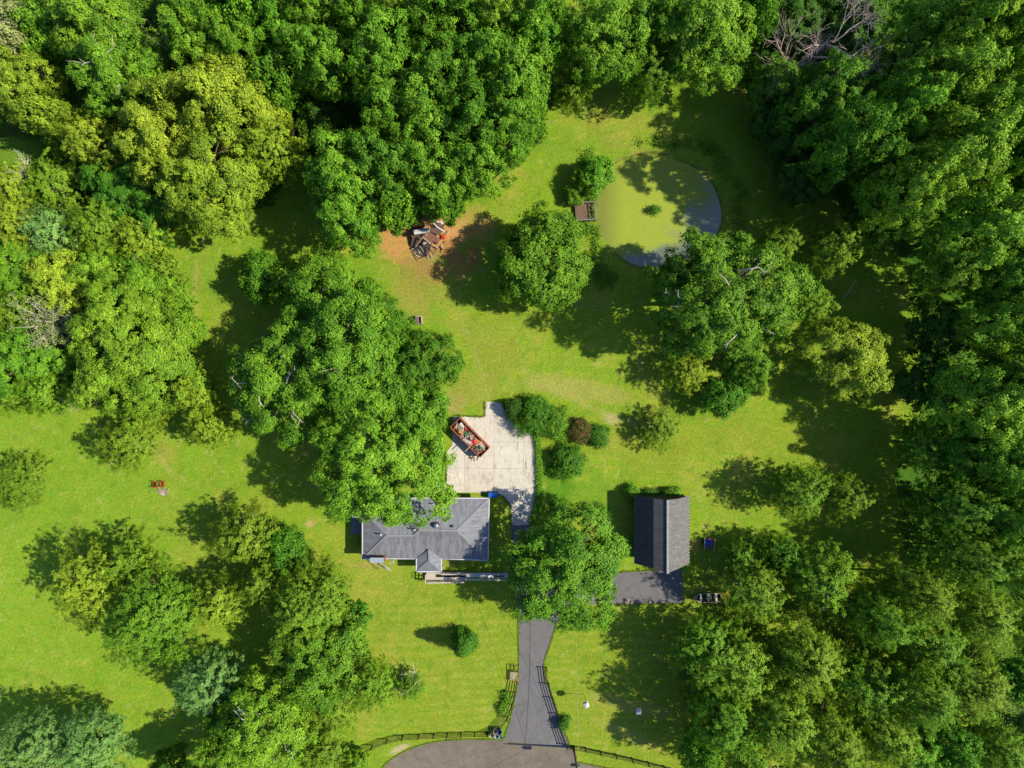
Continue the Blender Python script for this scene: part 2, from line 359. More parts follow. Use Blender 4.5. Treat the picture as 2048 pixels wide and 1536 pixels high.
# ---------------------------------------------------------------- paved surfaces
def asphalt(name, c, c2, streaky=None):
    m = mat(name, c, .9, .2, 1.1, bump=.15, stretch=streaky, detail=10)
    n = m.node_tree.nodes; l = m.node_tree.links; b = n["Principled BSDF"]
    tc = n.new('ShaderNodeTexCoord'); nz = n.new('ShaderNodeTexNoise'); nz.inputs['Scale'].default_value = .22; nz.inputs['Detail'].default_value = 5
    l.new(tc.outputs['Object'], nz.inputs[0]); src = b.inputs['Base Color'].links[0].from_socket
    mr = n.new('ShaderNodeMapRange'); mr.inputs[1].default_value = .4; mr.inputs[2].default_value = .65; mr.inputs[4].default_value = .7; l.new(nz.outputs[0], mr.inputs[0])
    mx = n.new('ShaderNodeMix'); mx.data_type = 'RGBA'; l.new(mr.outputs[0], mx.inputs[0]); l.new(src, mx.inputs[6]); mx.inputs[7].default_value = c2
    vo = n.new('ShaderNodeTexVoronoi'); vo.feature = 'DISTANCE_TO_EDGE'; vo.inputs['Scale'].default_value = .45
    wp = n.new('ShaderNodeTexNoise'); wp.inputs['Scale'].default_value = 1.2; wp.inputs['Detail'].default_value = 4; l.new(tc.outputs['Object'], wp.inputs[0])
    ad = n.new('ShaderNodeVectorMath'); ad.operation = 'ADD'; l.new(tc.outputs['Object'], ad.inputs[0]); l.new(wp.outputs['Color'], ad.inputs[1]); l.new(ad.outputs[0], vo.inputs[0])
    lt = n.new('ShaderNodeMapRange'); lt.inputs[1].default_value = 0; lt.inputs[2].default_value = .018; lt.inputs[3].default_value = .6; lt.inputs[4].default_value = 0
    l.new(vo.outputs[0], lt.inputs[0])
    m2 = n.new('ShaderNodeMix'); m2.data_type = 'RGBA'; l.new(lt.outputs[0], m2.inputs[0]); l.new(mx.outputs[2], m2.inputs[6]); m2.inputs[7].default_value = tuple(v * .45 for v in c[:3]) + (1,)
    l.new(m2.outputs[2], b.inputs['Base Color'])
    return m
M_ROAD = asphalt('road_asphalt', col(142, 132, 118), col(124, 112, 100))
M_DRIVE = asphalt('drive_asphalt', col(128, 127, 130), col(134, 129, 130), (1, .4, 1))
road_edge = spline([(620, 1760), (700, 1620), (765, 1536), (792, 1512), (835, 1492), (885, 1481), (940, 1478), (1007, 1479)], 8)
sheet('road', road_edge + [(1145, 1499), (1153, 1512), (1152, 1524), (1200, 1532), (1260, 1548), (1500, 1640), (1500, 1760)], .008, M_ROAD, 'brown grey asphalt turning circle at the foot of the drive')
dl = spline([(1007, 1479), (1020, 1440), (1031, 1390), (1037.5, 1335), (1037, 1270), (1036, 1205)], 6)
dr = spline([(1112, 1252), (1100, 1290), (1088, 1332), (1100, 1380), (1118, 1430), (1136, 1480), (1145, 1499)], 6)
sheet('driveway', dl + [(1030, 1150), (1022, 1050.5), (1060, 1050.5), (1072, 1110), (1100, 1150), (1150, 1152), (1215, 1146), (1364, 1138), (1367, 1206), (1205, 1208), (1140, 1211)] + dr, .014, M_DRIVE, 'dark grey asphalt driveway widening towards the road, with a spur to the barn')
# concrete pad with joints and stains
def concrete_mat():
    m = mat('concrete', col(248, 240, 226), .9, .09, .9, bump=.1, detail=9)
    n = m.node_tree.nodes; l = m.node_tree.links; b = n["Principled BSDF"]; src = b.inputs['Base Color'].links[0].from_socket
    tc = n.new('ShaderNodeTexCoord')
    br = n.new('ShaderNodeTexBrick'); br.offset = 0; br.inputs['Scale'].default_value = 1; br.inputs['Brick Width'].default_value = 4.05; br.inputs['Row Height'].default_value = 3.6
    br.inputs['Mortar Size'].default_value = .03; br.inputs['Mortar Smooth'].default_value = 0.2; br.inputs['Color1'].default_value = (1, 1, 1, 1); br.inputs['Color2'].default_value = (.86, .85, .84, 1); br.inputs['Mortar'].default_value = (.52, .48, .42, 1)
    mp = n.new('ShaderNodeMapping'); mp.inputs['Location'].default_value = (2.45, .75, 0); l.new(tc.outputs['Object'], mp.inputs[0]); l.new(mp.outputs[0], br.inputs[0])
    mu = n.new('ShaderNodeMix'); mu.data_type = 'RGBA'; mu.blend_type = 'MULTIPLY'; mu.inputs[0].default_value = .8; l.new(src, mu.inputs[6]); l.new(br.outputs[0], mu.inputs[7])
    nz = n.new('ShaderNodeTexNoise'); nz.inputs['Scale'].default_value = 1.0; nz.inputs['Detail'].default_value = 7; nz.inputs['Roughness'].default_value = .72; mp2 = n.new('ShaderNodeMapping'); mp2.inputs['Scale'].default_value = (1.4, .5, 1)
    l.new(tc.outputs['Object'], mp2.inputs[0]); l.new(mp2.outputs[0], nz.inputs[0])
    mr = n.new('ShaderNodeMapRange'); mr.inputs[1].default_value = .52; mr.inputs[2].default_value = .72; mr.inputs[4].default_value = .75; l.new(nz.outputs[0], mr.inputs[0])
    m2 = n.new('ShaderNodeMix'); m2.data_type = 'RGBA'; l.new(mr.outputs[0], m2.inputs[0]); l.new(mu.outputs[2], m2.inputs[6]); m2.inputs[7].default_value = col(178, 158, 134)
    vo = n.new('ShaderNodeTexVoronoi'); vo.feature = 'DISTANCE_TO_EDGE'; vo.inputs['Scale'].default_value = .33
    wp = n.new('ShaderNodeTexNoise'); wp.inputs['Scale'].default_value = 1.5; wp.inputs['Detail'].default_value = 5; l.new(tc.outputs['Object'], wp.inputs[0])
    ad = n.new('ShaderNodeVectorMath'); ad.operation = 'ADD'; l.new(tc.outputs['Object'], ad.inputs[0]); l.new(wp.outputs['Color'], ad.inputs[1]); l.new(ad.outputs[0], vo.inputs[0])
    lt = n.new('ShaderNodeMapRange'); lt.inputs[1].default_value = 0; lt.inputs[2].default_value = .012; lt.inputs[3].default_value = .4; lt.inputs[4].default_value = 0; l.new(vo.outputs[0], lt.inputs[0])
    m5 = n.new('ShaderNodeMix'); m5.data_type = 'RGBA'; l.new(lt.outputs[0], m5.inputs[0]); l.new(m2.outputs[2], m5.inputs[6]); m5.inputs[7].default_value = col(110, 100, 84)
    l.new(m5.outputs[2], b.inputs['Base Color']); return m
M_CONC = concrete_mat()
pad = [(970, 803), (1001, 806), (1010, 822), (1022, 846), (1046, 858), (1068, 868), (1071, 905), (1074, 960), (1072, 1000), (1060, 1050), (1023, 1050), (1020, 1010), (1006, 992), (985, 985), (870, 985), (870, 968), (893, 965), (893, 905), (905, 890), (905, 832), (930, 832), (968, 833)]
sheet('concrete_pad', pad, .02, M_CONC, 'pale stained concrete parking pad behind the house')
sheet('patio', [(702, 1034), (724, 1034), (724, 1068), (702, 1068)], .02, mat('patio_slab', col(150, 160, 160), .9), 'small square concrete patio at the west end of the house')
M_GRASSTUFT = None

# ================================================================= TREES
def leaf_mesh(name, ctr, nrm, axis, ln, wd, tint):
    """rhombic leaves as one numpy-built mesh"""
    n = len(ctr); nrm = nrm / (np.linalg.norm(nrm, axis=1, keepdims=True) + 1e-9)
    u = axis - nrm * np.sum(axis * nrm, axis=1, keepdims=True); u /= (np.linalg.norm(u, axis=1, keepdims=True) + 1e-9)
    v = np.cross(nrm, u); ln = np.broadcast_to(ln, (n,))[:, None]; wd = np.broadcast_to(wd, (n,))[:, None]
    co = np.stack([ctr - u * ln * .5, ctr - v * wd * .5 + u * ln * .06, ctr + u * ln * .5 - nrm * ln * .12, ctr + v * wd * .5 + u * ln * .06], 1).reshape(-1, 3)
    me = bpy.data.meshes.new(name); me.vertices.add(n * 4); me.vertices.foreach_set('co', co.astype(np.float32).ravel())
    set_quads(me, np.arange(n * 4).reshape(n, 4))
    a = me.attributes.new('tint', 'FLOAT', 'POINT'); a.data.foreach_set('value', np.repeat(np.clip(tint, 0, 1), 4).astype(np.float32))
    me.materials.append(M_FOL); return me
def unit(v): return v / (np.linalg.norm(v, axis=-1, keepdims=True) + 1e-9)

def crown_lobes(rg, R, H, n, lowcut=-.35, zc=None, cone=0.0, rag=1.0):
    i = np.arange(n) + .5
    z = 1 - (1 - lowcut) * (i / n); th = math.pi * (1 + 5 ** .5) * i
    z = np.clip(z + rg.normal(0, .07, n), lowcut, 1); th = th + rg.normal(0, .25, n)
    r = np.sqrt(np.clip(1 - z * z, 0, 1)); d = np.stack([r * np.cos(th), r * np.sin(th), z], 1)
    ph = rg.uniform(0, 6.28, 6)
    env = 1 + rag * (.13 * np.sin(2 * th + ph[0]) + .10 * np.sin(3 * th + ph[1]) + .09 * np.sin(5 * th + ph[2] + 2 * z) + .05 * np.sin(9 * th + ph[3]))
    env *= rg.uniform(.80, 1.08, n)
    zc = zc or H * .56
    up = H - zc; dn = zc * .55
    pos = d * env[:, None]
    rs = np.where(pos[:, 2] > 0, 1 - cone * pos[:, 2], 1)
    c = np.stack([pos[:, 0] * R * rs, pos[:, 1] * R * rs, zc + pos[:, 2] * np.where(pos[:, 2] > 0, up, dn)], 1)
    return c, unit(d * np.array([1, 1, 1.1]))

def broad_proto(seed, R, H, leaf=.30, gap=.10, limbs=12, rag=1.0):
    rg = np.random.default_rng(seed)
    rl = float(np.clip(.19 * R, .5, 1.25)); n = int(3.9 * (R / rl) ** 2)
    c, d = crown_lobes(rg, R - rl * .7, H - rl * .6, n, rag=rag)
    keep = rg.random(n) > gap; c, d = c[keep], d[keep]
    c2, d2 = crown_lobes(rg, (R - rl) * .62, H * .86, int(n * .3)); c = np.concatenate([c, c2]); d = np.concatenate([d, d2]); n = len(c)
    rad = rl * rg.uniform(.6, 1.25, n); nt_ = np.maximum(6, (21 * (rad / .95) ** 2)).astype(int)
    li = np.repeat(np.arange(n), nt_); N = len(li)
    t = unit(rg.normal(0, 1, (N, 3)) + d[li] * .75 + np.array([0, 0, .35])); rr = rad[li][:, None] * rg.uniform(.62, 1.08, (N, 1))
    tc_ = c[li] + t * rr * np.array([1, 1, .72])
    k = 17; ti = np.repeat(np.arange(N), k); M = len(ti)
    o_ = rg.normal(0, .155, (M, 3)) * np.array([1, 1, .7])
    ctr = tc_[ti] + o_
    nr = t[ti] * .75 + d[li][ti] * .35 + np.array([0, 0, .35]) + rg.normal(0, .36, (M, 3)) + o_ * .8
    lobet = rg.random(n); tt = rg.random(N)
    tint = .5 + (lobet[li][ti] - .5) * .5 + (tt[ti] - .5) * .6 + (rg.random(M) - .5) * .55
    sz = leaf * rg.uniform(.7, 1.3, M)
    me = leaf_mesh('crown', ctr, nr, rg.normal(0, 1, (M, 3)), sz, sz * .72, tint)
    return me, trunk_mesh(rg, R, H, c[rg.permutation(n)[:limbs]])
def fine_proto(seed, R, H, cone=.12, leaf=.18, dens=1.15, lowcut=-.3):
    rg = np.random.default_rng(seed)
    n = int(9.5 * (R / 1.1) ** 2 * dens)
    c, d = crown_lobes(rg, R * .86, H * .95, n, lowcut, cone=cone)
    c2, d2 = crown_lobes(rg, R * .55, H * .80, int(n * .4), lowcut, cone=cone); c = np.concatenate([c, c2]); d = np.concatenate([d, d2]); n = len(c)
    ax = unit(d * np.array([1, 1, .45]) + rg.normal(0, .32, (n, 3)) + np.array([0, 0, .12])); L = rg.uniform(.55, 1.25, n)
    k = 9; li = np.repeat(np.arange(n), k); N = len(li); s_ = rg.uniform(-.9, 1, N)
    wd = (.30 * (1.15 - s_))[:, None]
    tc_ = c[li] + ax[li] * (s_ * L[li])[:, None] + rg.normal(0, .6, (N, 3)) * wd * np.array([1, 1, .5])
    tc_[:, 2] -= .12 * s_ ** 2
    k2 = 16; ti = np.repeat(np.arange(N), k2); M = len(ti)
    ctr = tc_[ti] + rg.normal(0, .10, (M, 3))
    nr = d[li][ti] * 1.05 + np.array([0, 0, .28]) + rg.normal(0, .36, (M, 3))
    tint = .5 + (rg.random(n)[li][ti] - .5) * .35 + (rg.random(M) - .5) * .6 + .12 * s_[ti]
    axl = ax[li][ti] + rg.normal(0, .55, (M, 3)); sz = leaf * rg.uniform(.7, 1.35, M)
    me = leaf_mesh('crown', ctr, nr, axl, sz, sz * .5, tint)
    return me, trunk_mesh(rg, R, H, c[rg.permutation(n)[:10]], r0=.7)
def trunk_mesh(rg, R, H, tips, r0=1.0):
    mb = MB(); br = (.035 * R + .06) * r0; top = H * .62
    mb.tube([(0, 0, -.1), (0.05 * R * .2, 0, H * .2), (0, .04 * R, H * .42), (0, 0, top)], [br * 1.35, br, br * .8, br * .45], 9)
    for t in tips:
        t = Vector(t); z0 = min(top, max(H * .22, t.z * rg.uniform(.45, .7))); a = Vector((0, 0, z0)); mid = a.lerp(t, .5) + Vector((rg.normal(0, .15), rg.normal(0, .15), .07 * R))
        mb.tube([a, mid, t * 1.0], [br * .5, br * .33, br * .12], 6)
        for q in range(2):
            e = mid.lerp(t, .6) + Vector(rg.normal(0, .16 * R, 3)); mb.tube([mid, mid.lerp(e, .6) + Vector((0, 0, .1)), e], [br * .26, br * .16, br * .05], 5)
    me = bpy.data.meshes.new('trunk'); me.from_pydata(mb.v, [], mb.f); me.materials.append(M_BARK)
    me.polygons.foreach_set('use_smooth', [True] * len(me.polygons)); return me
PROTO = {'b': [], 'f': []}
for sd_, R0, H0 in ((11, 2.4, 5), (12, 2.8, 5.5), (21, 4.3, 11), (22, 4.8, 12), (23, 5.0, 12.5), (31, 6.3, 15), (32, 7.0, 16), (35, 6.6, 15.5), (36, 5.6, 14), (33, 8.4, 17), (34, 9.5, 18)):
    PROTO['b'].append((R0, H0) + broad_proto(sd_, R0, H0, leaf=.20 if R0 < 3 else .215, limbs=8 if R0 < 3 else 14))
for sd_, R0, H0 in ((41, 2.2, 5), (42, 3.2, 8), (43, 3.8, 9), (51, 4.6, 12), (52, 5.0, 13), (53, 5.8, 14), (55, 5.4, 14), (54, 6.5, 15)):
    PROTO['f'].append((R0, H0) + fine_proto(sd_, R0, H0))
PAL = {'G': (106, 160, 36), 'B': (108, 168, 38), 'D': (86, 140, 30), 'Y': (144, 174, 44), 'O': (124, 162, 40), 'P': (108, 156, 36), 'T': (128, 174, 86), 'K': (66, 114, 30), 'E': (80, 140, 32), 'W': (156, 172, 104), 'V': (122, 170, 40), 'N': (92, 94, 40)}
BARKS = {'p': col(190, 180, 160), 'n': col(120, 100, 80), 'w': col(205, 200, 180)}
PROTO['r'] = [(R0, H0) + broad_proto(sd_, R0, H0, leaf=.215, gap=.04, rag=.3) for sd_, R0, H0 in ((61, 6.2, 11), (62, 5.6, 10))]
rt = random.Random(5)
use = {}
def limb_mesh(seed):
    rg = random.Random(seed); mb = MB(); p = Vector((0, 0, 0)); m_ = Vector((.5, rg.gauss(0, .12), .2)); e = Vector((1.05, rg.gauss(0, .2), .25))
    mb.tube([(-.6, 0, -.8), p, m_, e], [.07, .06, .045, .02], 5)
    for j in range(1): s_ = m_.lerp(e, rg.uniform(0, .5)); mb.tube([s_, s_ + Vector((rg.uniform(.1, .6), rg.gauss(0, .4), .2))], [.04, .012], 4)
    me = bpy.data.meshes.new('bare_limb'); me.from_pydata(mb.v, [], mb.f); me.materials.append(M_BARK); return me
LIMBS = [limb_mesh(k) for k in range(6)]
rl_ = random.Random(31)
def bare_limbs(root, R, H, n, c):
    for k in range(n):
        a = rl_.uniform(0, 6.28); q = rl_.uniform(.1, .88); zt = H * .56 + H * .44 * math.sqrt(1 - q * q) * .93
        o = bpy.data.objects.new('bare_limb', LIMBS[k % 6]); C.objects.link(o); o.parent = root; o.color = c
        o.location = (R * q * math.cos(a), R * q * math.sin(a), zt - .55); o.rotation_euler = (0, rl_.uniform(-.1, .35), a + rl_.gauss(0, .7)); f = rl_.uniform(.7, 1.5); o.scale = (f, f, f)
def tree(kind, c, cx, cy, r, h, label, group=None, name=None, cat='tree', bark='n', zf=.6, sq=1.0, rot=None):
    R = r / S * (1 - h * zf / HC)
    cand = sorted(PROTO[kind], key=lambda p: abs(math.log(p[0] / R)))[:3 if R > 3.6 else 2]
    key = kind; use[key] = use.get(key, 0) + 1; p = cand[use[key] % len(cand)]
    loc = P(cx, cy, h * zf); loc.z = 0
    root = thing(name or ('broadleaf_tree' if kind in 'br' else 'feathery_tree'), label, cat, loc, rot if rot is not None else rt.uniform(0, 6.28), group)
    s = R / p[0]; root.scale = (s, s * sq, h / p[1])
    cr = bpy.data.objects.new('crown', p[2]); C.objects.link(cr); cr.parent = root
    base = PAL[c]; j = [rt.uniform(.93, 1.07) for _ in range(2)]
    k = 1.34 * {'Y': 1.06, 'V': 1.02, 'W': 1.1}.get(c, 1) * ({GW: 1.05, GS: 1.14, GE: 1.08}.get(group, 1)); q_ = col(*base, k); cr.color = (q_[0] * j[0] * j[1], q_[1] * j[1], q_[2] * j[1], 1)
    tk = bpy.data.objects.new('trunk', p[3]); C.objects.link(tk); tk.parent = root; tk.color = BARKS[bark]
    if bark == 'w':
        bare_limbs(root, p[0], p[1], 1 if group == GS else int(R * 1.6), BARKS[bark])
    return root
GW, GN, GE, GS, GL = 'trees of the west wood', 'trees of the north wood', 'trees of the east wood', 'trees by the southeast corner', 'trees on the west lawn'
T = [
 # ---- north-west corner
 ('b','V',205,62,92,16,'bright green broadleaf crown cut by the top edge, left part of the photo',GN,'p'),
 ('b','G',250,150,90,16,'green tree with bare pale limbs showing, above the yellow green mass',GN,'w'),
 ('b','G',105,70,55,12,'green crown between the top left corner and the big bright crown',GN,'n'),
 ('b','W',18,70,55,13,'greyish thin crown with pale twigs in the top left corner',GN,'w'),
 ('b','Y',50,170,62,13,'yellow green crown at the left edge above the dark shade gap',GN,'n'),
 ('b','Y',100,235,45,12,'small yellow green crown hanging over the dark gap at upper left',GN,'n'),
 ('f','Y',190,285,62,13,'yellow olive tree at the west side of the largest yellow crowns',GN,'n'),
 ('b','K',335,40,46,7,'low crown touching the top edge, coloured dark to deepen the cleft beside it',GN,'n'),  # dark leaf colour stands in for the cleft's shade
 ('b','G',410,20,58,15,'green crown cut by the top edge, right of the dark cleft',GN,'n'),
 ('b','V',400,105,60,16,'bright green crown above the tip of the yellow tree mass',GN,'n'),
 ('b','G',480,100,62,16,'green crown right of the bright one above the yellow trees',GN,'n'),
 ('b','B',500,20,60,16,'green crown on the top edge, quarter way along it',GN,'n'),
 ('b','Y',450,215,105,18,'large yellow green crown, northern one of the yellow mass',GN,'n'),
 ('b','Y',335,275,92,17,'large yellow green crown, western one of the yellow mass',GN,'n'),
 ('b','Y',430,365,98,16,'large yellow green crown, southern one of the yellow mass, over the lawn edge',GN,'n'),
 ('f','Y',548,300,68,15,'yellow olive crown on the east flank of the yellow mass',GN,'n'),
 ('b','E',245,370,72,9,'low deep green crown under the western yellow tree',GN,'n'),
 ('b','E',310,420,55,8,'low deep green crown at the north edge of the west lawn pocket',GN,'n'),
 # ---- west brush and wood
 ('f','Y',25,370,52,6,'yellow bushy tree at the left edge below the grass patch',GW,'n'),
 ('f','V',105,365,58,7,'light brushy tree with tangled bare twigs at its middle, upper left',GW,'p'),
 ('f','Y',25,450,58,9,'yellow tree at the left edge below the brushy tangle',GW,'n'),
 ('f','T',100,462,52,9,'blue grey green tree in the west wood beside yellow neighbours',GW,'p'),
 ('f','O',195,452,62,9,'olive yellow tree right of the blue grey one in the west wood',GW,'n'),
 ('f','Y',285,475,58,8,'olive yellow tree bordering the head of the west lawn pocket',GW,'n'),
 ('b','G',30,545,58,9,'green tree at the left edge, level with the lone grass pocket',GW,'n'),
 ('b','Y',120,565,62,10,'yellow green crown at the heart of the west wood',GW,'n'),
 ('b','V',200,545,52,9,'light green crown right of the yellow heart of the west wood',GW,'n'),
 ('f','D',265,535,46,7,'deep green bushy tree in the west wood with pale dead twigs beside it',GW,'n'),
 ('f','O',325,540,38,6,'small olive bush tree at the east rim of the west wood',GW,'n'),
 ('b','V',275,600,62,10,'yellowish green crown just above the big bright green crown',GW,'n'),
 ('f','V',350,600,44,6,'small green bushy tree at the lawn rim beside a tan worn path',GW,'n'),
 ('f','O',25,625,56,9,'olive tree at the left edge beside the grey half dead tree',GW,'n'),
 ('b','V',265,705,132,14,'very large bright green crown at the southeast of the west wood',GW,'n'),
 ('b','G',365,655,38,8,'small green crown on the northeast shoulder of the big bright crown',GW,'n'),
 ('b','G',55,720,72,11,'green crown at the left edge below the grey half dead tree',GW,'n'),
 ('f','V',95,785,52,9,'green tree at the lower rim of the west wood above the open lawn',GW,'n'),
 ('f','V',12,790,42,9,'green tree at the left edge right above the open west lawn',GW,'n'),
 ('f','W',132,800,30,5,'small pale grey green shrubby tree at the lawn rim, west wood',GW,'p'),
 ('f','O',170,600,42,7,'olive tree between the yellow heart and the bright big crown',GW,'n'),
 # ---- north wood (broadleaf mass)
 ('b','B',575,70,58,15,'green crown near the top edge left of a pale bare snag',GN,'n'),
 ('b','D',560,165,58,14,'deep green crown between the yellow mass and the dark hollow',GN,'n'),
 ('b','G',640,30,62,16,'green crown on the top edge, about a third of the way along',GN,'n'),
 ('b','G',650,130,66,17,'green crown northwest of the dark hollow in the north wood',GN,'n'),
 ('b','G',725,40,60,16,'green crown on the top edge northwest of the photo centre line',GN,'n'),
 ('f','O',785,35,42,16,'olive textured crown on the top edge among green ones',GN,'n'),
 ('b','B',775,120,76,18,'bright green crown northeast of the dark hollow, north wood',GN,'n'),
 ('b','G',870,50,66,17,'green crown touching the top edge, left of the centre line',GN,'n'),
 ('b','G',945,30,64,17,'green crown cut by the top edge just left of centre',GN,'n'),
 ('b','V',1010,45,66,17,'light green crown cut by the top edge at the centre',GN,'n'),
 ('b','B',1075,70,62,17,'bright crown at the top just right of the centre, above the lawn tongue',GN,'n'),
 ('b','K',640,240,46,8,'low crown on the west lip of the dark hollow, coloured dark to deepen it',GN,'n'),  # leaf colour darkened to paint shade into the hollow
 ('b','G',785,215,70,17,'green crown on the east lip of the dark hollow',GN,'n'),
 ('b','D',880,150,76,17,'deep green crown in the middle of the north wood',GN,'n'),
 ('b','G',960,140,72,17,'green crown in the north wood, east of its middle',GN,'n'),
 ('b','G',1030,165,76,17,'green crown at the east border of the north wood over the lawn',GN,'n'),
 ('b','G',860,250,72,17,'green crown of the north wood above the collapsed shed by two crowns',GN,'n'),
 ('b','D',945,245,74,17,'deep green crown two crowns north of the bare dirt',GN,'n'),
 ('b','G',1015,260,66,16,'green crown at the east border north of the round lawn tree',GN,'n'),
 ('b','G',690,345,78,16,'green crown at the southwest corner of the north wood',GN,'n'),
 ('b','D',780,330,74,16,'deep green crown south of the dark hollow',GN,'n'),
 ('b','G',865,345,72,15,'green crown overhanging the ground behind the collapsed shed',GN,'n'),
 ('b','G',945,335,64,15,'green crown overhanging the dirt, northeast of the collapsed shed',GN,'n'),
 ('b','G',700,425,72,14,'green crown southernmost at the west corner of the north wood',GN,'n'),
 ('b','G',790,415,46,12,'green crown leaning over the tan dirt just west of the collapsed shed',GN,'n'),
 ('b','D',890,405,40,11,'small green crown whose lowest leaves cover the collapsed shed roof top',GN,'n'),
 # ---- north centre and pond
 ('b','V',1205,80,92,17,'bright green crown at the top, left of the pond\'s north lawn',GN,'n'),
 ('f','O',1147,172,38,9,'narrow olive tree at the north lawn rim between two big crowns',GN,'n'),
 ('b','G',1310,40,64,15,'green crown on the top edge between the two bright crowns north of the pond',GN,'n'),
 ('b','V',1400,72,96,16,'big yellow green crown straight north of the pond at the top edge',GN,'n'),
 ('f','P',1300,150,52,11,'thin shaded olive tree north of the pond with a bare leaning trunk below',GN,'p'),
 ('b','B',1190,350,36,4.5,'small bright green sapling on the west bank of the pond',None,'n'),
 ('b','G',1150,390,20,2.2,'small shrub between the pond sapling and the wooden dock',None,'n'),
 ('r','G',1085,520,99,11,'single round bright green tree on the lawn between dirt patch and pond',None,'n'),
 ('b','P',1450,590,138,18,'very large crown with white limbs showing, south of the pond',None,'w'),
 ('b','D',1352,560,42,10,'shaded lobe-like tree at the pond\'s south bank beside the white limbed tree',None,'n'),
 ('f','O',1560,488,46,9,'olive tree right of the pond south shore, north of the white limbed tree\'s shoulder',GE,'n'),
 ('f','O',1672,492,56,10,'olive tree in the dark lane east of the pond',GE,'n'),
 ('f','P',1745,465,46,11,'small olive green tree below the large bright crowns of the northeast',GE,'n'),
 ('f','V',1628,605,40,5,'small light green tree on the sunlit patch east of the white limbed tree',None,'n'),
 ('b','Y',1688,718,88,12,'bright yellow green rounded tree standing alone in the east glade',None,'n'),
 ('f','Y',1374,742,44,7,'soft yellow green tree in shade below the white limbed crown',None,'n'),
 ('b','G',1492,722,50,9,'green low tree in the shadow south of the white limbed tree',None,'n'),
 ('b','E',1450,790,44,6,'low deep green tree at the north rim of the sunlit back lawn',None,'n'),
 # ---- north-east
 ('b','K',1590,35,60,7,'low dark growth behind the bare dead tree\'s left limbs at the top edge',GE,'n'),
 ('b','K',1690,25,64,7,'low dark growth behind the bare dead tree\'s right limbs at the top edge',GE,'n'),
 ('b','D',1545,175,62,9,'deep green crown left of the bare dead tree\'s foot',GE,'n'),
 ('b','D',1645,205,74,13,'deep green shaded crown right below the bare dead tree',GE,'n'),
 ('b','V',1765,140,60,11,'bright crown right of the bare dead tree',GE,'n'),
 ('b','D',1500,25,50,11,'green crown on the top edge left of the bare dead tree',GE,'n'),
 ('b','V',1860,60,78,12,'bright crown on the top edge right of the bare dead tree',GE,'n'),
 ('b','V',1885,165,82,18,'green crown two in from the right edge, upper right',GE,'n'),
 ('b','V',1960,50,82,18,'bright crown on the top edge near the top right corner',GE,'n'),
 ('b','G',2030,110,72,18,'green crown at the right edge below the corner',GE,'n'),
 ('b','V',1900,300,104,18,'very large bright crown of the northeast wood, its lower half lobed',GE,'n'),
 ('b','G',1790,225,72,16,'green crown between the dead tree and the largest northeast crown',GE,'n'),
 ('b','D',1700,290,76,18,'dark shaded crown west of the largest northeast crown',GE,'n'),
 ('b','G',1995,235,76,17,'green crown at the right edge, beside the largest northeast crown',GE,'n'),
 ('b','D',2030,330,60,15,'dark crown on the right edge, a quarter of the way down',GE,'n'),
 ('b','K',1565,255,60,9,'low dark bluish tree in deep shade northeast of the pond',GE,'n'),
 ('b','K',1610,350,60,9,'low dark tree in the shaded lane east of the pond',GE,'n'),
 ('b','V',1800,385,72,18,'bright crown hanging south from the northeast wood over dark shade',GE,'n'),
 ('b','V',1940,455,88,16,'green crown at the right part, below the largest northeast crown',GE,'n'),
 ('f','P',1890,545,60,12,'olive crown below the northeast wood facing the dark lane',GE,'n'),
 ('b','D',2030,440,56,15,'green crown on the right edge, level with the pond',GE,'n'),
 # ---- east
 ('b','D',1990,560,60,13,'deep green crown near the right edge, above a dark gap',GE,'n'),
 ('b','V',2020,640,74,15,'green crown on the right edge, level with the white limbed tree',GE,'n'),
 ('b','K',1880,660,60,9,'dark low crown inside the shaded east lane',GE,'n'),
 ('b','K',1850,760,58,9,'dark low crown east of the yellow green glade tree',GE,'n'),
 ('b','V',1965,800,88,15,'green crown at the right, halfway down the photo',GE,'n'),
 ('b','V',2035,760,50,15,'green crown on the right edge at half height of the photo',GE,'n'),
 ('f','P',1850,890,58,10,'soft olive tree bordering the shaded east lawn',GE,'n'),
 ('b','D',1930,900,60,12,'deep green crown right of the soft olive one, east wood',GE,'n'),
 ('b','V',2010,920,70,14,'green crown on the right edge below half height',GE,'n'),
 ('f','O',1692,992,50,9,'round olive tree on the lawn east of the barn, with brown twigs inside',None,'n'),
 ('f','P',1598,985,60,9,'olive tree whose long shadow points at the barn',None,'n'),
 ('f','D',1900,1010,70,12,'shaded green feathery tree at the east lawn rim',GE,'n'),
 ('b','D',2000,1030,62,13,'deep green crown at the right edge, two thirds down',GE,'n'),
 ('f','P',1930,1110,72,13,'olive feathery crown in the southeast wood, northern rank near the right edge',GE,'n'),
 ('f','P',2020,1130,62,13,'olive feathery crown on the right edge, northern rank of the southeast wood',GE,'n'),
 ('f','O',1320,857,43,4,'soft olive tree alone on the back lawn right of the garden row',None,'p'),
 # ---- south-east pines
 ('f','P',1482,1118,38,6,'low green tree between the barn and the blue tarp cart and boat',GS,'n'),
 ('f','O',1505,1185,70,13,'olive feathery tree right of the boat, with a bare white fork',GS,'w'),
 ('f','P',1640,1160,76,14,'feathery tree with a white forked branch, top rank of the southeast group',GS,'w'),
 ('f','D',1560,1110,40,8,'low green tree in front of the southeast group on the east lawn rim',GS,'n'),
 ('f','P',1410,1300,82,13,'feathery tree at the west rim of the southeast group casting shade on the front lawn',GS,'n'),
 ('f','O',1470,1340,88,15,'olive feathery crown second in from the front lawn, southeast group',GS,'n'),
 ('f','O',1610,1320,90,16,'large olive feathery crown in the centre of the southeast group',GS,'n'),
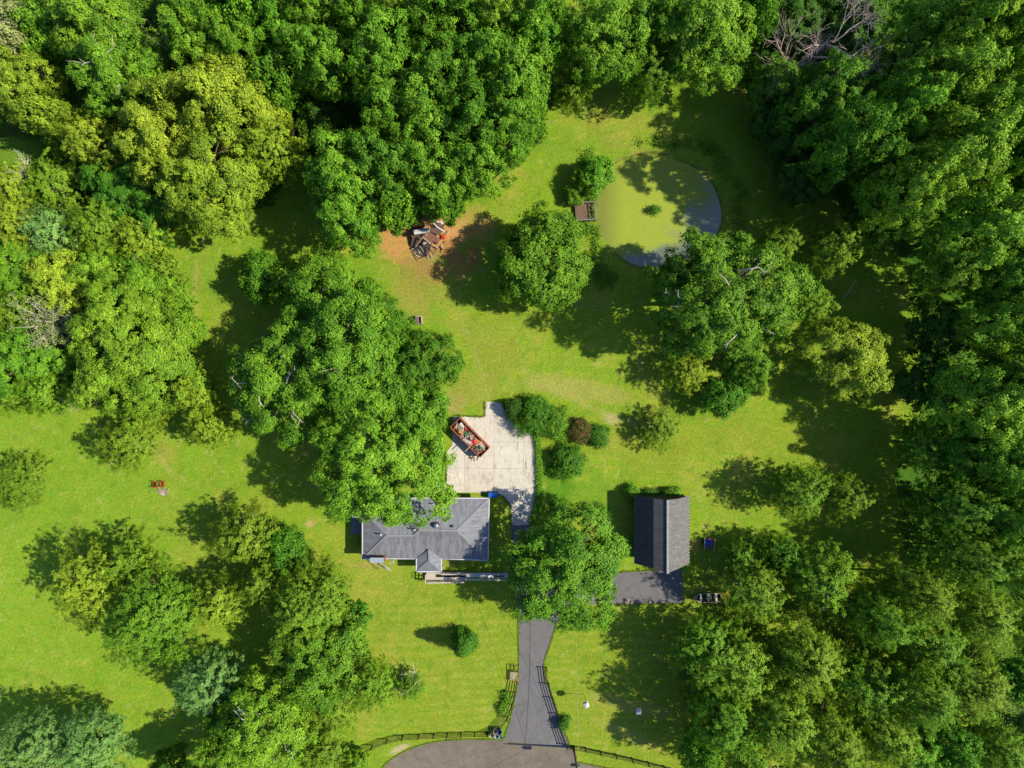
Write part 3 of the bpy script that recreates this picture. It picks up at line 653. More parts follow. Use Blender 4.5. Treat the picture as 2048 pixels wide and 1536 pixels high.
 ('f','P',1760,1235,72,15,'feathery crown northeast of the centre crown, southeast group',GS,'n'),
 ('f','O',1835,1180,76,15,'olive crown in the upper rank of the southeast group, toward the right',GS,'n'),
 ('f','P',1860,1290,78,15,'feathery crown in the middle rank toward the right, southeast group',GS,'n'),
 ('f','O',1960,1230,78,15,'olive crown near the right edge, middle rank of the southeast group',GS,'n'),
 ('f','P',2040,1250,50,13,'feathery crown on the right edge, middle rank of the southeast group',GS,'n'),
 ('f','O',1940,1370,84,15,'olive crown above the small pinkish clearing at lower right',GS,'n'),
 ('f','P',1835,1390,80,15,'feathery crown left of the one above the pinkish clearing',GS,'n'),
 ('f','P',1730,1370,78,15,'feathery crown right of the large centre crown, southeast group',GS,'n'),
 ('f','P',1445,1440,76,14,'feathery crown facing the front lawn near the bottom edge',GS,'n'),
 ('f','O',1555,1440,84,15,'olive crown near the bottom edge, third in from the front lawn',GS,'n'),
 ('b','G',1400,1500,42,10,'green tree at the bottom edge, first right of the front lawn',GS,'n'),
 ('f','P',1490,1520,60,13,'feathery crown cut by the bottom edge right of the front lawn',GS,'n'),
 ('f','O',1655,1490,86,15,'olive crown cut by the bottom edge below the large centre crown',GS,'n'),
 ('f','O',1770,1470,72,14,'olive crown near the bottom edge between the big ones and the bright green one',GS,'n'),
 ('b','B',1830,1510,50,9,'small bright green broadleaf tree at the bottom edge among olive crowns',GS,'n'),
 ('b','E',1905,1500,50,9,'deep green broadleaf tree at the bottom edge near the right corner',GS,'n'),
 ('f','P',2000,1500,62,12,'olive tree in the bottom right corner',GS,'n'),
 ('b','E',2028,1360,42,8,'bright deep green tree on the right edge above the pinkish clearing',GS,'n'),
 # ---- around the house
 ('b','G',1136,1132,122,12,'spreading tree over the drive between house and barn',None,'n'),
 ('b','V',758,905,146,16,'huge bright green tree overhanging the northwest corner of the house roof',None,'p'),
 ('b','G',668,652,124,14,'great green crown, northern one of the cluster northwest of the house',None,'p'),
 ('b','G',560,765,108,15,'great green crown, western one of the cluster northwest of the house',None,'w'),
 ('b','G',700,720,124,18,'great green crown in the middle of the cluster northwest of the house',None,'p'),
 ('b','D',762,662,60,12,'green crown at the northeast shoulder of the cluster, by the wooden box',None,'n'),
 ('b','D',845,730,70,13,'green crown at the east rim of the cluster by the round garden bed',None,'n'),
 ('b','G',832,832,68,14,'green crown over the west end of the open dumpster',None,'n'),
 ('b','D',525,555,46,7,'small deep green tree with a bite of shade, north of the house cluster',None,'n'),
 ('b','G',590,560,40,8,'small green tree joining the north rim of the house cluster',None,'n'),
 # ---- west lawn
 ('f','O',255,885,60,7,'olive tree standing free on the west lawn near the wood, shadow to its left',GL,'n'),
 ('f','O',300,825,36,6,'small olive tree directly above the free standing olive tree, west lawn',GL,'n'),
 ('f','Y',392,785,48,9,'yellow green feathery tree left of the great cluster, upper of a pair',GL,'n'),
 ('f','Y',418,850,50,9,'yellow green feathery tree left of the great cluster, lower of a pair',GL,'n'),
 ('f','O',38,965,62,4,'low spreading pale olive tree at the left edge of the west lawn',GL,'n'),
 ('f','O',490,1070,62,10,'olive yellow tree southwest of the house, northern of its group',GL,'p'),
 ('b','E',572,1105,50,7,'rounded deep green tree southwest of the house',GL,'n'),
 ('f','O',630,1160,54,8,'soft olive tree right below the rounded deep green tree',GL,'n'),
 ('f','Y',180,1165,82,11,'yellow olive feathery tree, westernmost of the lower left group',GL,'n'),
 ('f','P',305,1235,98,14,'large green feathery tree with raking branches in the lower left group',GL,'n'),
 ('f','O',260,1130,58,10,'olive feathery tree on the north rim of the lower left group',GL,'n'),
 ('f','Y',435,1205,56,9,'yellow olive tree with grass around it, middle of the lower left',GL,'n'),
 ('f','O',525,1165,46,10,'olive tree between the middle yellow one and the rounded dark one',GL,'n'),
 ('f','O',615,1215,86,13,'large olive yellow tree below the rounded deep green tree',GL,'n'),
 ('b','G',640,1320,88,12,'large green broadleaf tree below the large olive yellow one',GL,'n'),
 ('b','E',705,1240,34,6,'small deep green tree at the front lawn rim beside the large olive one',GL,'n'),
 ('f','V',745,1370,50,7,'light green feathery tree at the front lawn rim, lower left of the lone conical bush',GL,'n'),
 ('f','V',822,1375,26,4,'thin green sapling tangled with bare grey branches on the front lawn',GL,'w'),
 ('f','T',415,1365,66,11,'blue green tree standing out pale at lower left',GL,'n'),
 ('f','T',70,1500,82,12,'blue green tree filling the bottom left corner',GL,'n'),
 ('f','T',185,1492,74,11,'blue green tree right of the one in the bottom left corner',GL,'n'),
 ('b','V',535,1440,86,14,'green tree with white twigs showing, near the bottom edge at lower left',GL,'w'),
 ('b','D',460,1430,48,8,'green tree between the pale blue green tree and the white twigged one',GL,'n'),
 ('b','G',430,1530,52,12,'green tree cut by the bottom edge left of the white twigged one',GL,'n'),
 ('b','D',340,1530,34,8,'dark green tree cut by the bottom edge right of the blue green pair',GL,'n'),
 ('f','O',655,1420,54,7,'soft olive tree right of the white twigged tree',GL,'n'),
 ('f','O',640,1510,52,7,'soft olive tree at the bottom edge left of the road fence',GL,'n'),
 ('b','V',712,1525,24,4,'little yellow green tree at the west end of the road fence',GL,'n'),
]
for k, c, cx, cy, r, h, lab, g, bk in T:
    if lab == 'x': continue
    if g == GE and h >= 12: h += 4
    if g == GE and 9 < h < 12: h += 1
    if g == GS and h > 11: r *= .91; h *= (.8 + .4 * ((cx * 7 + cy * 13) % 10) / 10)
    tree(k, c, cx, cy, r, h, lab, g, bark=bk)
# the wood going on beyond the frame: one mass
def far_wood(spots):
    V = []; Tn = []; rg = np.random.default_rng(9)
    for k, (px, py, h) in enumerate(spots):
        p = PROTO['b'][5 + k % 6]; me = p[2]; nv = len(me.vertices); co = np.empty(nv * 3, np.float32); me.vertices.foreach_get('co', co); co = co.reshape(-1, 4, 3)
        tn = np.empty(nv, np.float32); me.attributes['tint'].data.foreach_get('value', tn); tn = tn.reshape(-1, 4)[:, 0]
        sel = rg.random(len(co)) < .16; co = co[sel]; tn = tn[sel]; c_ = co.mean(1, keepdims=True); co = c_ + (co - c_) * 2.3
        a = rg.uniform(0, 6.28); sc = 7.2 / p[0]; q = co.copy(); q[..., 0] = (co[..., 0] * math.cos(a) - co[..., 1] * math.sin(a)) * sc; q[..., 1] = (co[..., 0] * math.sin(a) + co[..., 1] * math.cos(a)) * sc; q[..., 2] *= h / p[1]
        q += np.array([(px - 1024) / S, (768 - py) / S, 0]); V.append(q.reshape(-1, 3)); Tn.append(tn)
    V = np.concatenate(V); Tn = np.concatenate(Tn); me = bpy.data.meshes.new('far_wood'); me.vertices.add(len(V)); me.vertices.foreach_set('co', V.astype(np.float32).ravel()); set_quads(me, np.arange(len(V)).reshape(-1, 4))
    a = me.attributes.new('tint', 'FLOAT', 'POINT'); a.data.foreach_set('value', np.repeat(Tn, 4).astype(np.float32)); me.materials.append(M_FOL)
    o = bpy.data.objects.new('far_wood', me); C.objects.link(o); o.color = col(*PAL['G'], 1.3); tag(o, 'woodland continuing beyond the edges of the photo', 'wood', kind='stuff')
sp_ = []
for k in range(14): sp_ += [(60 + 150 * k + rt.uniform(-30, 30), -230 + rt.uniform(-30, 20), 15)] + ([(60 + 150 * k + 70, -390, 16)] if k % 2 else [])
for k in range(12): sp_ += [(2250 + rt.uniform(-10, 40), -60 + 150 * k, 13), (2410 + rt.uniform(-30, 30), 0 + 150 * k, 15)]
for k in range(6): sp_ += [(-230 + rt.uniform(-30, 10), 20 + 140 * k, 12), (-400, 80 + 140 * k, 14)]
for k in range(5): sp_.append((1560 + 150 * k, 1740 + rt.uniform(-20, 30), 12))
far_wood(sp_)
# thin, low orchard-like tree (see-through)
def sparse_tree(cx, cy, r, h, c, lab, name='small_tree', n=900, bark='w', leaf=.2, seed=1, limbs=26):
    rg = np.random.default_rng(seed); R = r / S; loc = P(cx, cy, h * .6); loc.z = 0
    root = thing(name, lab, 'tree', loc); mb = MB(); tips = []; bright = 1.5 if bark == 'w' else 1
    mb.tube([(0, 0, 0), (.05, 0, h * .35)], [.09, .06], 7)
    for i in range(limbs):
        a = rg.uniform(0, 6.28); rr = R * rg.uniform(.5, 1); e = Vector((rr * math.cos(a), rr * math.sin(a), h * rg.uniform(.45, 1)))
        m_ = Vector((e.x * .4 + rg.normal(0, .1), e.y * .4 + rg.normal(0, .1), h * .35 + (e.z - h * .35) * .6)); mb.tube([(0, 0, h * .3), m_, e], [.05, .035, .012], 5); tips.append(e)
        for q in range(4):
            s0 = m_.lerp(e, rg.uniform(.1, .8)); e2 = s0 + Vector(rg.normal(0, R * .22, 3)); mb.tube([s0, e2], [.02, .006], 4); tips.append(e2)
    t = mb.build('trunk', M_BARK, root); t.color = tuple(v * bright for v in BARKS[bark][:3]) + (1,)
    tp = np.array([tuple(v) for v in tips]); idx = rg.integers(0, len(tp), n); ctr = tp[idx] + rg.normal(0, .22, (n, 3)); ctr[:, 2] = np.clip(ctr[:, 2], .2, None)
    me = leaf_mesh('crown', ctr, rg.normal(0, .5, (n, 3)) + np.array([0, 0, .9]), rg.normal(0, 1, (n, 3)), leaf, leaf * .6, rg.random(n))
    o = bpy.data.objects.new('crown', me); C.objects.link(o); o.parent = root; o.color = col(*PAL[c], 1.2)
    return root
sparse_tree(108, 648, 54, 11.5, 'W', 'grey half dead tree with fanned pale limbs in the west wood', name='half_dead_tree', n=5200, leaf=.22, seed=4, limbs=36)
sparse_tree(828, 1352, 28, 3.2, 'V', 'leafless grey sapling branches on the front lawn beside the light green tree', name='bare_sapling', n=60, seed=5, limbs=12)
sparse_tree(2008, 1400, 26, 4, 'V', 'thin light tree beside the pinkish clearing at lower right', n=900, seed=8)
# dense cone shaped bush on the front lawn, and garden shrubs
def bush(cx, cy, r, h, c, lab, cone=0.0, name='garden_shrub', sq=1.0, cat='shrub', group=None, seed=1, leaf=.19, flowers=None, base=None):
    rg = np.random.default_rng(seed); R = r / S * (1 - h * .4 / HC); loc = P(cx, cy, h * .5); loc.z = 0
    root = thing(name, lab, cat, loc, 0, group)
    n = int(60 * R * max(h, R)); zz = rg.random(n); th = rg.uniform(0, 6.28, n)
    if cone: rad = R * np.where(zz < .25, .75 + zz, 1 - (zz - .25) / .75 * cone) * rg.uniform(.78, 1.05, n)
    else: rad = R * np.sqrt(np.clip(1 - (zz * .98) ** 2.2, 0, 1)) * rg.uniform(.75, 1.06, n)
    rad *= (1 + .1 * np.sin(3 * th + seed) + .06 * np.sin(5 * th + 2 * seed)) * (.55 + .8 * vnoise(th * 2.2 + 50, zz * 3.5 + seed, seed))
    c_ = np.stack([rad * np.cos(th), rad * np.sin(th) * sq, .12 + zz * h * .95], 1); out = unit(np.stack([np.cos(th) * (1.2 - zz), np.sin(th) * (1.2 - zz), .3 + zz], 1))
    k = 18; i = np.repeat(np.arange(n), k); M = len(i); o_ = rg.normal(0, .19, (M, 3)); ctr = c_[i] + o_; ctr[:, 2] = np.clip(ctr[:, 2], .03, None)
    me = leaf_mesh('foliage', ctr, out[i] * .8 + np.array([0, 0, .4]) + rg.normal(0, .4, (M, 3)) + o_, rg.normal(0, 1, (M, 3)), leaf * rg.uniform(.7, 1.3, M), leaf * .65, .5 + (rg.random(n)[i] - .5) * .5 + (rg.random(M) - .5) * .5)
    o = bpy.data.objects.new('foliage', me); C.objects.link(o); o.parent = root; o.color = col(*PAL[c], 1.25)
    mb = MB()
    for q in range(6):
        a = q * 1.05; mb.tube([(0, 0, 0), (R * .25 * math.cos(a), R * .25 * math.sin(a), h * .4), (R * .5 * math.cos(a), R * .5 * math.sin(a) * sq, h * .7)], [.05, .035, .015], 5)
    t = mb.build('stem', M_BARK, root); t.color = BARKS['n']
    if flowers:
        nf = flowers; j = rg.integers(0, n, nf); j = np.repeat(j, 9); Mf = len(j); ctr = c_[j] * 1.03 + rg.normal(0, .09, (Mf, 3)) + out[j] * .1
        me = leaf_mesh('blossom', ctr, out[j] + rg.normal(0, .4, (Mf, 3)), rg.normal(0, 1, (Mf, 3)), .11, .10, rg.random(Mf))
        f = bpy.data.objects.new('blossom', me); C.objects.link(f); f.parent = root; f.color = col(235, 60, 50, 1.2)
    return root
bush(926, 1290, 26, 6.4, 'E', 'dense cone shaped evergreen alone on the front lawn', cone=.92, name='conical_evergreen', cat='evergreen', seed=2)
bush(1066, 832, 36, 3.2, 'E', 'tall rounded shrub at the northeast corner of the concrete pad', seed=3)
bush(1028, 818, 20, 2.4, 'K', 'dark shrub filling the notch at the top of the concrete pad', seed=13)
bush(1112, 850, 33, 2.8, 'G', 'green shrub between the tall rounded one and the red flowering one', seed=4)
bush(1156, 860, 26, 2.6, 'N', 'brownish shrub with red blossom in the back garden', seed=5, flowers=26)
bush(1195, 872, 23, 1.8, 'E', 'deep green shrub at the east end of the garden row, by the red flowering one', seed=6)
bush(1137, 922, 35, 2.6, 'E', 'separate rounded dark green shrub below the garden row', seed=7)
bush(1311, 420, 9, .9, 'E', 'clump of green rushes on an islet in the middle of the pond', name='rush_clump', cat='water plant', seed=8, sq=.7)
bush(1264, 983, 14, 1.6, 'B', 'leafy climber at the barn\'s northwest corner', seed=9, name='climbing_plant', cat='climber')
bush(1298, 988, 22, 1.0, 'E', 'low dark growth along the middle of the barn\'s north wall', seed=10, name='wall_shrub', sq=.35)
bush(1344, 986, 18, 1.6, 'G', 'bushy growth against the east half of the barn\'s north wall', seed=11, name='wall_shrub', sq=.5)
bush(1128, 1446, 11, 1.5, 'E', 'small bush growing through the driveway fence, east side', seed=12)
bush(1012, 1394, 10, .7, 'G', 'vine covered bush over the driveway fence, upper of two on its west side', seed=14, name='vine_bush', sq=1.3)
bush(1005, 1418, 10, .7, 'G', 'vine covered bush over the driveway fence, lower of two on its west side', seed=15, name='vine_bush', sq=1.2)
bush(890, 735, 22, .7, 'E', 'low green planting in the round bed beside the great tree cluster', seed=16, name='garden_bed_plants', sq=1.1)
# hedge of ivy along the east side of the pad
rg = np.random.default_rng(77); pts_ = np.array(spline([(1070, 862), (1076, 890), (1077, 930), (1078, 970), (1074, 1010), (1064, 1045)], 40)); n = 5200
j = rg.integers(0, len(pts_), n); q = pts_[j] + rg.normal(0, 3.2, (n, 2)); ctr = np.stack([(q[:, 0] - 1024) / S, (768 - q[:, 1]) / S, rg.random(n) ** 1.5 * .55 + .04], 1)
me = leaf_mesh('ivy_border', ctr, rg.normal(0, .45, (n, 3)) + np.array([0, 0, .9]), rg.normal(0, 1, (n, 3)), .16, .13, rg.random(n))
o = bpy.data.objects.new('ivy_border', me); C.objects.link(o); o.color = col(*PAL['B'], 1.2); tag(o, 'strip of ivy creeping over the east edge of the concrete pad', 'ivy', kind='stuff')

def fringe(name, lines, per, spread, hz, c, lab, leaf=.16, seed=5, z0=.03):
    rg = np.random.default_rng(seed); P_ = []
    for ln in lines:
        a = np.array(ln, float); d = np.hypot(*(a[1:] - a[:-1]).T)
        for k in range(len(d)):
            m_ = int(d[k] * per); t = rg.random(m_)[:, None]; P_.append(a[k] * (1 - t) + a[k + 1] * t)
    q = np.concatenate(P_); q = q + rg.normal(0, spread, q.shape) * (.3 + vnoise(q[:, :1] / 9, q[:, 1:] / 9, seed) * 1.6); n = len(q)
    ctr = np.stack([(q[:, 0] - 1024) / S, (768 - q[:, 1]) / S, z0 + rg.random(n) * hz], 1)
    me = leaf_mesh(name, ctr, rg.normal(0, .5, (n, 3)) + np.array([0, 0, .8]), rg.normal(0, 1, (n, 3)), leaf * rg.uniform(.5, 1.4, n), leaf * .45, rg.random(n))
    o = bpy.data.objects.new(name, me); C.objects.link(o); o.color = col(*c, 1.15); return tag(o, lab, 'grass', kind='stuff')
fringe('edge_grass', [dl, dr, [(1205, 1209), (1367, 1207)], [(1215, 1145), (1364, 1137)], list(reversed(road_edge)), [(1145, 1499), (1153, 1512), (1152, 1524), (1200, 1532), (1260, 1548)]], 5, .8, .10, (136, 172, 44), 'ragged grass creeping over the edges of the drive and the turning circle')
fringe('edge_weeds', [[(968, 833), (930, 832), (905, 832)], [(970, 803), (970, 832)], [(893, 965), (893, 905)], [(1071, 868), (1074, 960), (1072, 1000), (1060, 1050)], [(1023, 1050), (1020, 1010), (1006, 992), (985, 986)]], 7, 1.0, .12, (128, 160, 50), 'weeds along the ragged edge of the concrete pad', seed=8)
fringe('joint_weeds', [[(1036, 862), (1036, 900)], [(1052, 905), (1052, 945)]], 1.6, .35, .05, (110, 150, 44), 'thin weeds in the joints of the concrete pad', leaf=.12, seed=9)
# undergrowth: uncountable brush on the wood floors
def scatter(name, poly, count, hmax, c, lab, seed, leaf=.34, k=14, mask=None):
    rg = np.random.default_rng(seed); xs_ = [p[0] for p in poly]; ys_ = [p[1] for p in poly]
    px = rg.uniform(max(-150, min(xs_)), min(2200, max(xs_)), count * 3); py = rg.uniform(max(-120, min(ys_)), min(1660, max(ys_)), count * 3)
    ok = inside(px, py, poly) & (vnoise(px / 45, py / 45, seed) > .38)
    if mask is not None: ok &= mask(px, py)
    px, py = px[ok][:count], py[ok][:count]; n = len(px)
    h = rg.uniform(.3, hmax, n) * vnoise(px / 30, py / 30, seed + 5)
    c_ = np.stack([(px - 1024) / S, (768 - py) / S, h + .1], 1); i = np.repeat(np.arange(n), k); M = len(i)
    o_ = rg.normal(0, .32, (M, 3)); ctr = c_[i] + o_; ctr[:, 2] = np.clip(ctr[:, 2], .05, None)
    me = leaf_mesh(name, ctr, o_ + np.array([0, 0, .7]) + rg.normal(0, .3, (M, 3)), rg.normal(0, 1, (M, 3)), leaf * rg.uniform(.7, 1.3, M), leaf * .6, .5 + (rg.random(n)[i] - .5) * .6 + (rg.random(M) - .5) * .4)
    o = bpy.data.objects.new(name, me); C.objects.link(o); o.color = col(*PAL[c], 1.1); return tag(o, lab, 'undergrowth', kind='stuff')
notpatch = lambda x, y: np.hypot((x - 30) / 75, (y - 300) / 40) > 1
scatter('undergrowth', FOREST_W, 5200, 2.6, 'G', 'brush and saplings covering the floor of the west and north wood', 101, mask=notpatch)
scatter('undergrowth', FOREST_E, 4200, 2.4, 'D', 'shaded brush covering the floor of the east wood', 102)
scatter('low_brush', [(1340, 1230), (1440, 1210), (1760, 1190), (1900, 1250), (1990, 1330), (2050, 1450), (2050, 1560), (1420, 1560), (1370, 1420)], 1300, 1.6, 'P', 'low brush between the olive trees of the southeast group', 103)
scatter('pond_reeds', [(1170, 300), (1250, 292), (1250, 320), (1200, 350), (1200, 400), (1196, 520), (1240, 560), (1200, 580), (1160, 500), (1175, 440), (1165, 340)], 420, .5, 'G', 'rank grass and weeds along the pond\'s west bank', 104, leaf=.22, mask=lambda x, y: pond_d(x, y) > 1.02)
scatter('pond_reeds', [(1250, 290), (1400, 300), (1470, 380), (1460, 470), (1360, 530), (1345, 560), (1470, 520), (1500, 400), (1430, 280), (1300, 270)], 380, .5, 'G', 'rank grass and weeds along the pond\'s north and east banks', 105, leaf=.22, mask=lambda x, y: pond_d(x, y) > 1.04)

# ---- bare dead tree (upper right) and snags
def bare_tree(loc, h, spread, seed, lab, lean=(0, 0), name='dead_tree', color=col(232, 206, 192, 1.3), levels=5, r0=.3):
    rg = random.Random(seed); root = thing(name, lab, 'dead tree', loc); mb = MB(); tw = MB()
    def br(p, d, L, r, lv):
        n = 3; pts = [p]; q = p; dd = d
        for i in range(n):
            dd = (dd + Vector((rg.gauss(0, .16), rg.gauss(0, .16), rg.gauss(0.03, .1)))).normalized(); q = q + dd * L / n; pts.append(q)
        (mb if lv > 2 else tw).tube(pts, [max(.008, r * (1 - .5 * i / n)) for i in range(n + 1)], 6 if lv > 2 else 4, cap=False)
        if lv > 0:
            for k in range(3 if lv > 3 else 4):
                s = pts[rg.randint(1, n)]; a = rg.uniform(0, 6.28); t = dd.orthogonal().normalized(); t.rotate(Matrix.Rotation(a, 3, dd))
                nd = (dd * .75 + t * rg.uniform(.5, .95) * spread + Vector((0, 0, .12))).normalized(); br(s, nd, L * rg.uniform(.55, .8), r * .5, lv - 1)
    br(Vector((0, 0, 0)), Vector((lean[0], lean[1], 1)).normalized(), h * .42, r0, levels)
    for m_, nm in ((mb, 'limbs'), (tw, 'twigs')):
        o = m_.build(nm, M_BARK, root, fix=False); o.color = color
    return root
l = P(1566, 165); l.z = 0
bare_tree(l, 18, 1.05, 3, 'leafless grey pink dead tree spreading at the top right of the photo', lean=(.18, .1))
l = P(1560, 168, 0); bare_tree(l, 15, 1.0, 9, 'leafless dead tree leaning left of the larger bare one, top right', lean=(-.12, .1), levels=4, r0=.18)
for i, (x, y, h, ln, sd_, lb) in enumerate([(40, 40, 11, (-.4, .4), 5, 'pale bare snag among leaves in the top left corner'), (300, 40, 13, (.3, -.3), 6, 'pale bare snag left of the dark cleft at the top'),
        (520, 75, 13, (.2, .2), 7, 'pale bare snag at the top beside the yellow mass'), (30, 120, 12, (-.5, .1), 8, 'grey bare snag on the left edge near the top'),
        (275, 545, 7.5, (.3, .1), 10, 'small white dead branches in the west wood by the lawn pocket'), (60, 365, 6, (.2, .1), 12, 'tangle of bare tan branches in the brush at the left'), (605, 735, 15.5, (0, 0), 15, 'pale dead limbs poking from the great cluster northwest of the house')]):
    l = P(x, y, h * .6); l.z = 0; bare_tree(l, h * 1.25, .9, sd_, lb, lean=ln, name='dead_snag', levels=3, r0=.13, color=col(232, 218, 200, 1.2))
# bare fallen trunks in the east glade
for a, b_, r, lab in [((1687, 596, .5), (1710, 560, 3.6), .12, 'pale leaning dead trunk in the east glade, upper one'), ((1630, 678, .3), (1660, 630, 1.2), .10, 'pale fallen trunk beside the small light green tree in the east glade')]:
    A_, B_ = P(*a), P(*b_); root = thing('fallen_trunk', lab, 'dead trunk', A_)
    mb = MB().tube([(0, 0, 0), (B_ - A_) * .5 + Vector((.1, 0, .1)), B_ - A_], [r, r * .8, r * .4], 7)
    o = mb.build('trunk', M_BARK, root); o.color = col(215, 190, 175)
    t = MB()
    for k in range(5): s = (B_ - A_) * (.3 + .14 * k); t.tube([s, s + Vector((random.gauss(0, .5), random.gauss(0, .5), .3))], [.03, .01], 4)
    o = t.build('branch_stub', M_BARK, root); o.color = col(215, 190, 175)
# trunk seen below the thin tree north of the pond
# fan of driftwood-like dead shrub on the west lawn
l = P(330, 992); root = thing('dead_shrub', 'small fan of pale dead branches on the west lawn below the red chair', 'dead shrub', l); mb = MB(); rg2 = random.Random(3)
for k in range(26):
    a = R_(35 + k * 4.4); L = rg2.uniform(.7, 1.6); mb.tube([(0, 0, 0), (L * .5 * math.cos(a), L * .5 * math.sin(a), .35), (L * math.cos(a) + rg2.gauss(0, .1), L * math.sin(a), rg2.uniform(.3, .9))], [.035, .025, .01], 5)
o = mb.build('branches', M_BARK, root); o.color = col(225, 200, 185)

# ================================================================= BUILDINGS
def shingle(name, c, c2, streak_axis, stain=None, rough=.85):
    m, n, l, b = nodes(name)
    tc = n.new('ShaderNodeTexCoord'); br = n.new('ShaderNodeTexBrick'); br.inputs['Scale'].default_value = 1
    br.inputs['Brick Width'].default_value = .33; br.inputs['Row Height'].default_value = .14; br.inputs['Mortar Size'].default_value = .008; br.inputs['Bias'].default_value = 0
    mp = n.new('ShaderNodeMapping'); l.new(tc.outputs['Object'], mp.inputs[0])
    if streak_axis == 'x': mp.inputs['Rotation'].default_value = (0, 0, math.pi / 2)
    l.new(mp.outputs[0], br.inputs[0])
    br.inputs['Color1'].default_value = c; br.inputs['Color2'].default_value = c2; br.inputs['Mortar'].default_value = tuple(v * .6 for v in c[:3]) + (1,)
    nz = n.new('ShaderNodeTexNoise'); nz.inputs['Scale'].default_value = 1.1; nz.inputs['Detail'].default_value = 8; nz.inputs['Roughness'].default_value = .7
    mp2 = n.new('ShaderNodeMapping'); mp2.inputs['Scale'].default_value = (2.6, .35, 1) if streak_axis == 'y' else (.35, 2.6, 1)
    l.new(tc.outputs['Object'], mp2.inputs[0]); l.new(mp2.outputs[0], nz.inputs[0])
    mr = n.new('ShaderNodeMapRange'); mr.inputs[1].default_value = .35; mr.inputs[2].default_value = .7; mr.inputs[3].default_value = .70; mr.inputs[4].default_value = 1.28; l.new(nz.outputs[0], mr.inputs[0])
    mu = n.new('ShaderNodeMix'); mu.data_type = 'RGBA'; mu.blend_type = 'MULTIPLY'; mu.inputs[0].default_value = 1; l.new(br.outputs[0], mu.inputs[6]); l.new(mr.outputs[0], mu.inputs[7]); outc = mu.outputs[2]
    if stain:
        n2 = n.new('ShaderNodeTexNoise'); n2.inputs['Scale'].default_value = 1.3; n2.inputs['Detail'].default_value = 5; mp3 = n.new('ShaderNodeMapping'); mp3.inputs['Scale'].default_value = (1.6, .28, 1); mp3.inputs['Location'].default_value = (3.3, 0, 0)
        l.new(tc.outputs['Object'], mp3.inputs[0]); l.new(mp3.outputs[0], n2.inputs[0])
        m4 = n.new('ShaderNodeMapRange'); m4.inputs[1].default_value = .52; m4.inputs[2].default_value = .66; m4.inputs[4].default_value = .55; l.new(n2.outputs[0], m4.inputs[0])
        mx = n.new('ShaderNodeMix'); mx.data_type = 'RGBA'; l.new(m4.outputs[0], mx.inputs[0]); l.new(outc, mx.inputs[6]); mx.inputs[7].default_value = stain; outc = mx.outputs[2]
    l.new(outc, b.inputs['Base Color']); b.inputs['Roughness'].default_value = rough
    bp = n.new('ShaderNodeBump'); bp.inputs['Strength'].default_value = .4; bp.inputs['Distance'].default_value = .015; l.new(br.outputs['Fac'], bp.inputs['Height']); bp.invert = True; l.new(bp.outputs[0], b.inputs['Normal'])
    return m
M_SH_FR = shingle('house_shingles_worn', col(154, 156, 165), col(142, 144, 153), 'y', col(104, 98, 92))
M_SH_BK = shingle('house_shingles', col(170, 173, 184), col(158, 161, 172), 'y')
M_SH_HIP = shingle('hip_shingles', col(160, 163, 173), col(149, 152, 162), 'x')
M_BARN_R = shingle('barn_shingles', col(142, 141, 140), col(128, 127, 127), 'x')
M_BARN_SHADE = shingle('barn_shingles_shaded', col(112, 112, 116), col(100, 100, 105), 'x')  # same shingles, with the west slopes' shade put into the colour
M_WHITE = mat('white_paint', col(232, 232, 236), .5, .05)
M_BRICK = mat('brick', col(168, 98, 72), .9, .25, 8)
M_SIDING = mat('siding', col(196, 188, 176), .8, .08)
M_GLASS = mat('window_glass', (.03, .04, .05, 1), .08, .1, spec=1)
M_CAP = mat('ridge_cap', col(160, 162, 171), .8, .1)
M_METAL = mat('galvanised', col(190, 192, 196), .4, .1, metal=.6)
M_DARK = mat('dark_metal', col(48, 50, 56), .5, .2)
M_BLACK = mat('black_rubber', col(40, 38, 40), .7, .2)
M_WOOD = mat('weathered_wood', col(206, 190, 172), .85, .18, 3, stretch=(1, 8, 1))
M_WOODG = mat('grey_wood', col(150, 142, 138), .85, .2, 3, stretch=(1, 8, 1))
M_WOODB = mat('brown_wood', col(140, 112, 96), .85, .28, 4, stretch=(8, 1, 1))

ez, rz_ = 2.75, 4.35
Hs = thing('house', 'single storey house with grey hipped shingle roof and white gutters', 'house', P(850, 1060))
L0 = Hs.location.copy()
def h3(px, py, z): return P(px, py, z) - Vector((L0.x, L0.y, 0))
d_, c_, b_, a_ = h3(725, 1118, ez), h3(976, 1121, ez), h3(978.5, 996.5, ez), h3(806, 996, ez)
R2, R1, V_, Lp, e_ = h3(914, 1061, rz_), h3(839, 1060.5, rz_), h3(827, 1071, 4.08), h3(773, 1071, 4.08), h3(725, 1022, ez)
g_ = h3(806, 1022, ez)
roof = bpy.data.objects.new('roof', None); C.objects.link(roof); roof.parent = Hs; roof.empty_display_size = .2
def slope(poly, m, nm='roof_slope', parent=None, th=.12): return MB().slab(poly, th).build(nm, m, parent or roof)
slope([d_, c_, R2, R1, V_, Lp], M_SH_FR); slope([c_, b_, R2], M_SH_HIP); slope([b_, a_, R1, R2], M_SH_BK)
slope([a_, g_, V_, R1], M_SH_HIP); slope([e_, d_, Lp], M_SH_HIP); slope([g_, e_, Lp, V_], M_SH_BK)
w0 = [h3(705, 999, 2.7), h3(705, 1033.5, 2.7), h3(806, 1033.5, 3.0), h3(806, 999, 3.0)]; slope(w0, M_SH_BK, 'wing_roof')
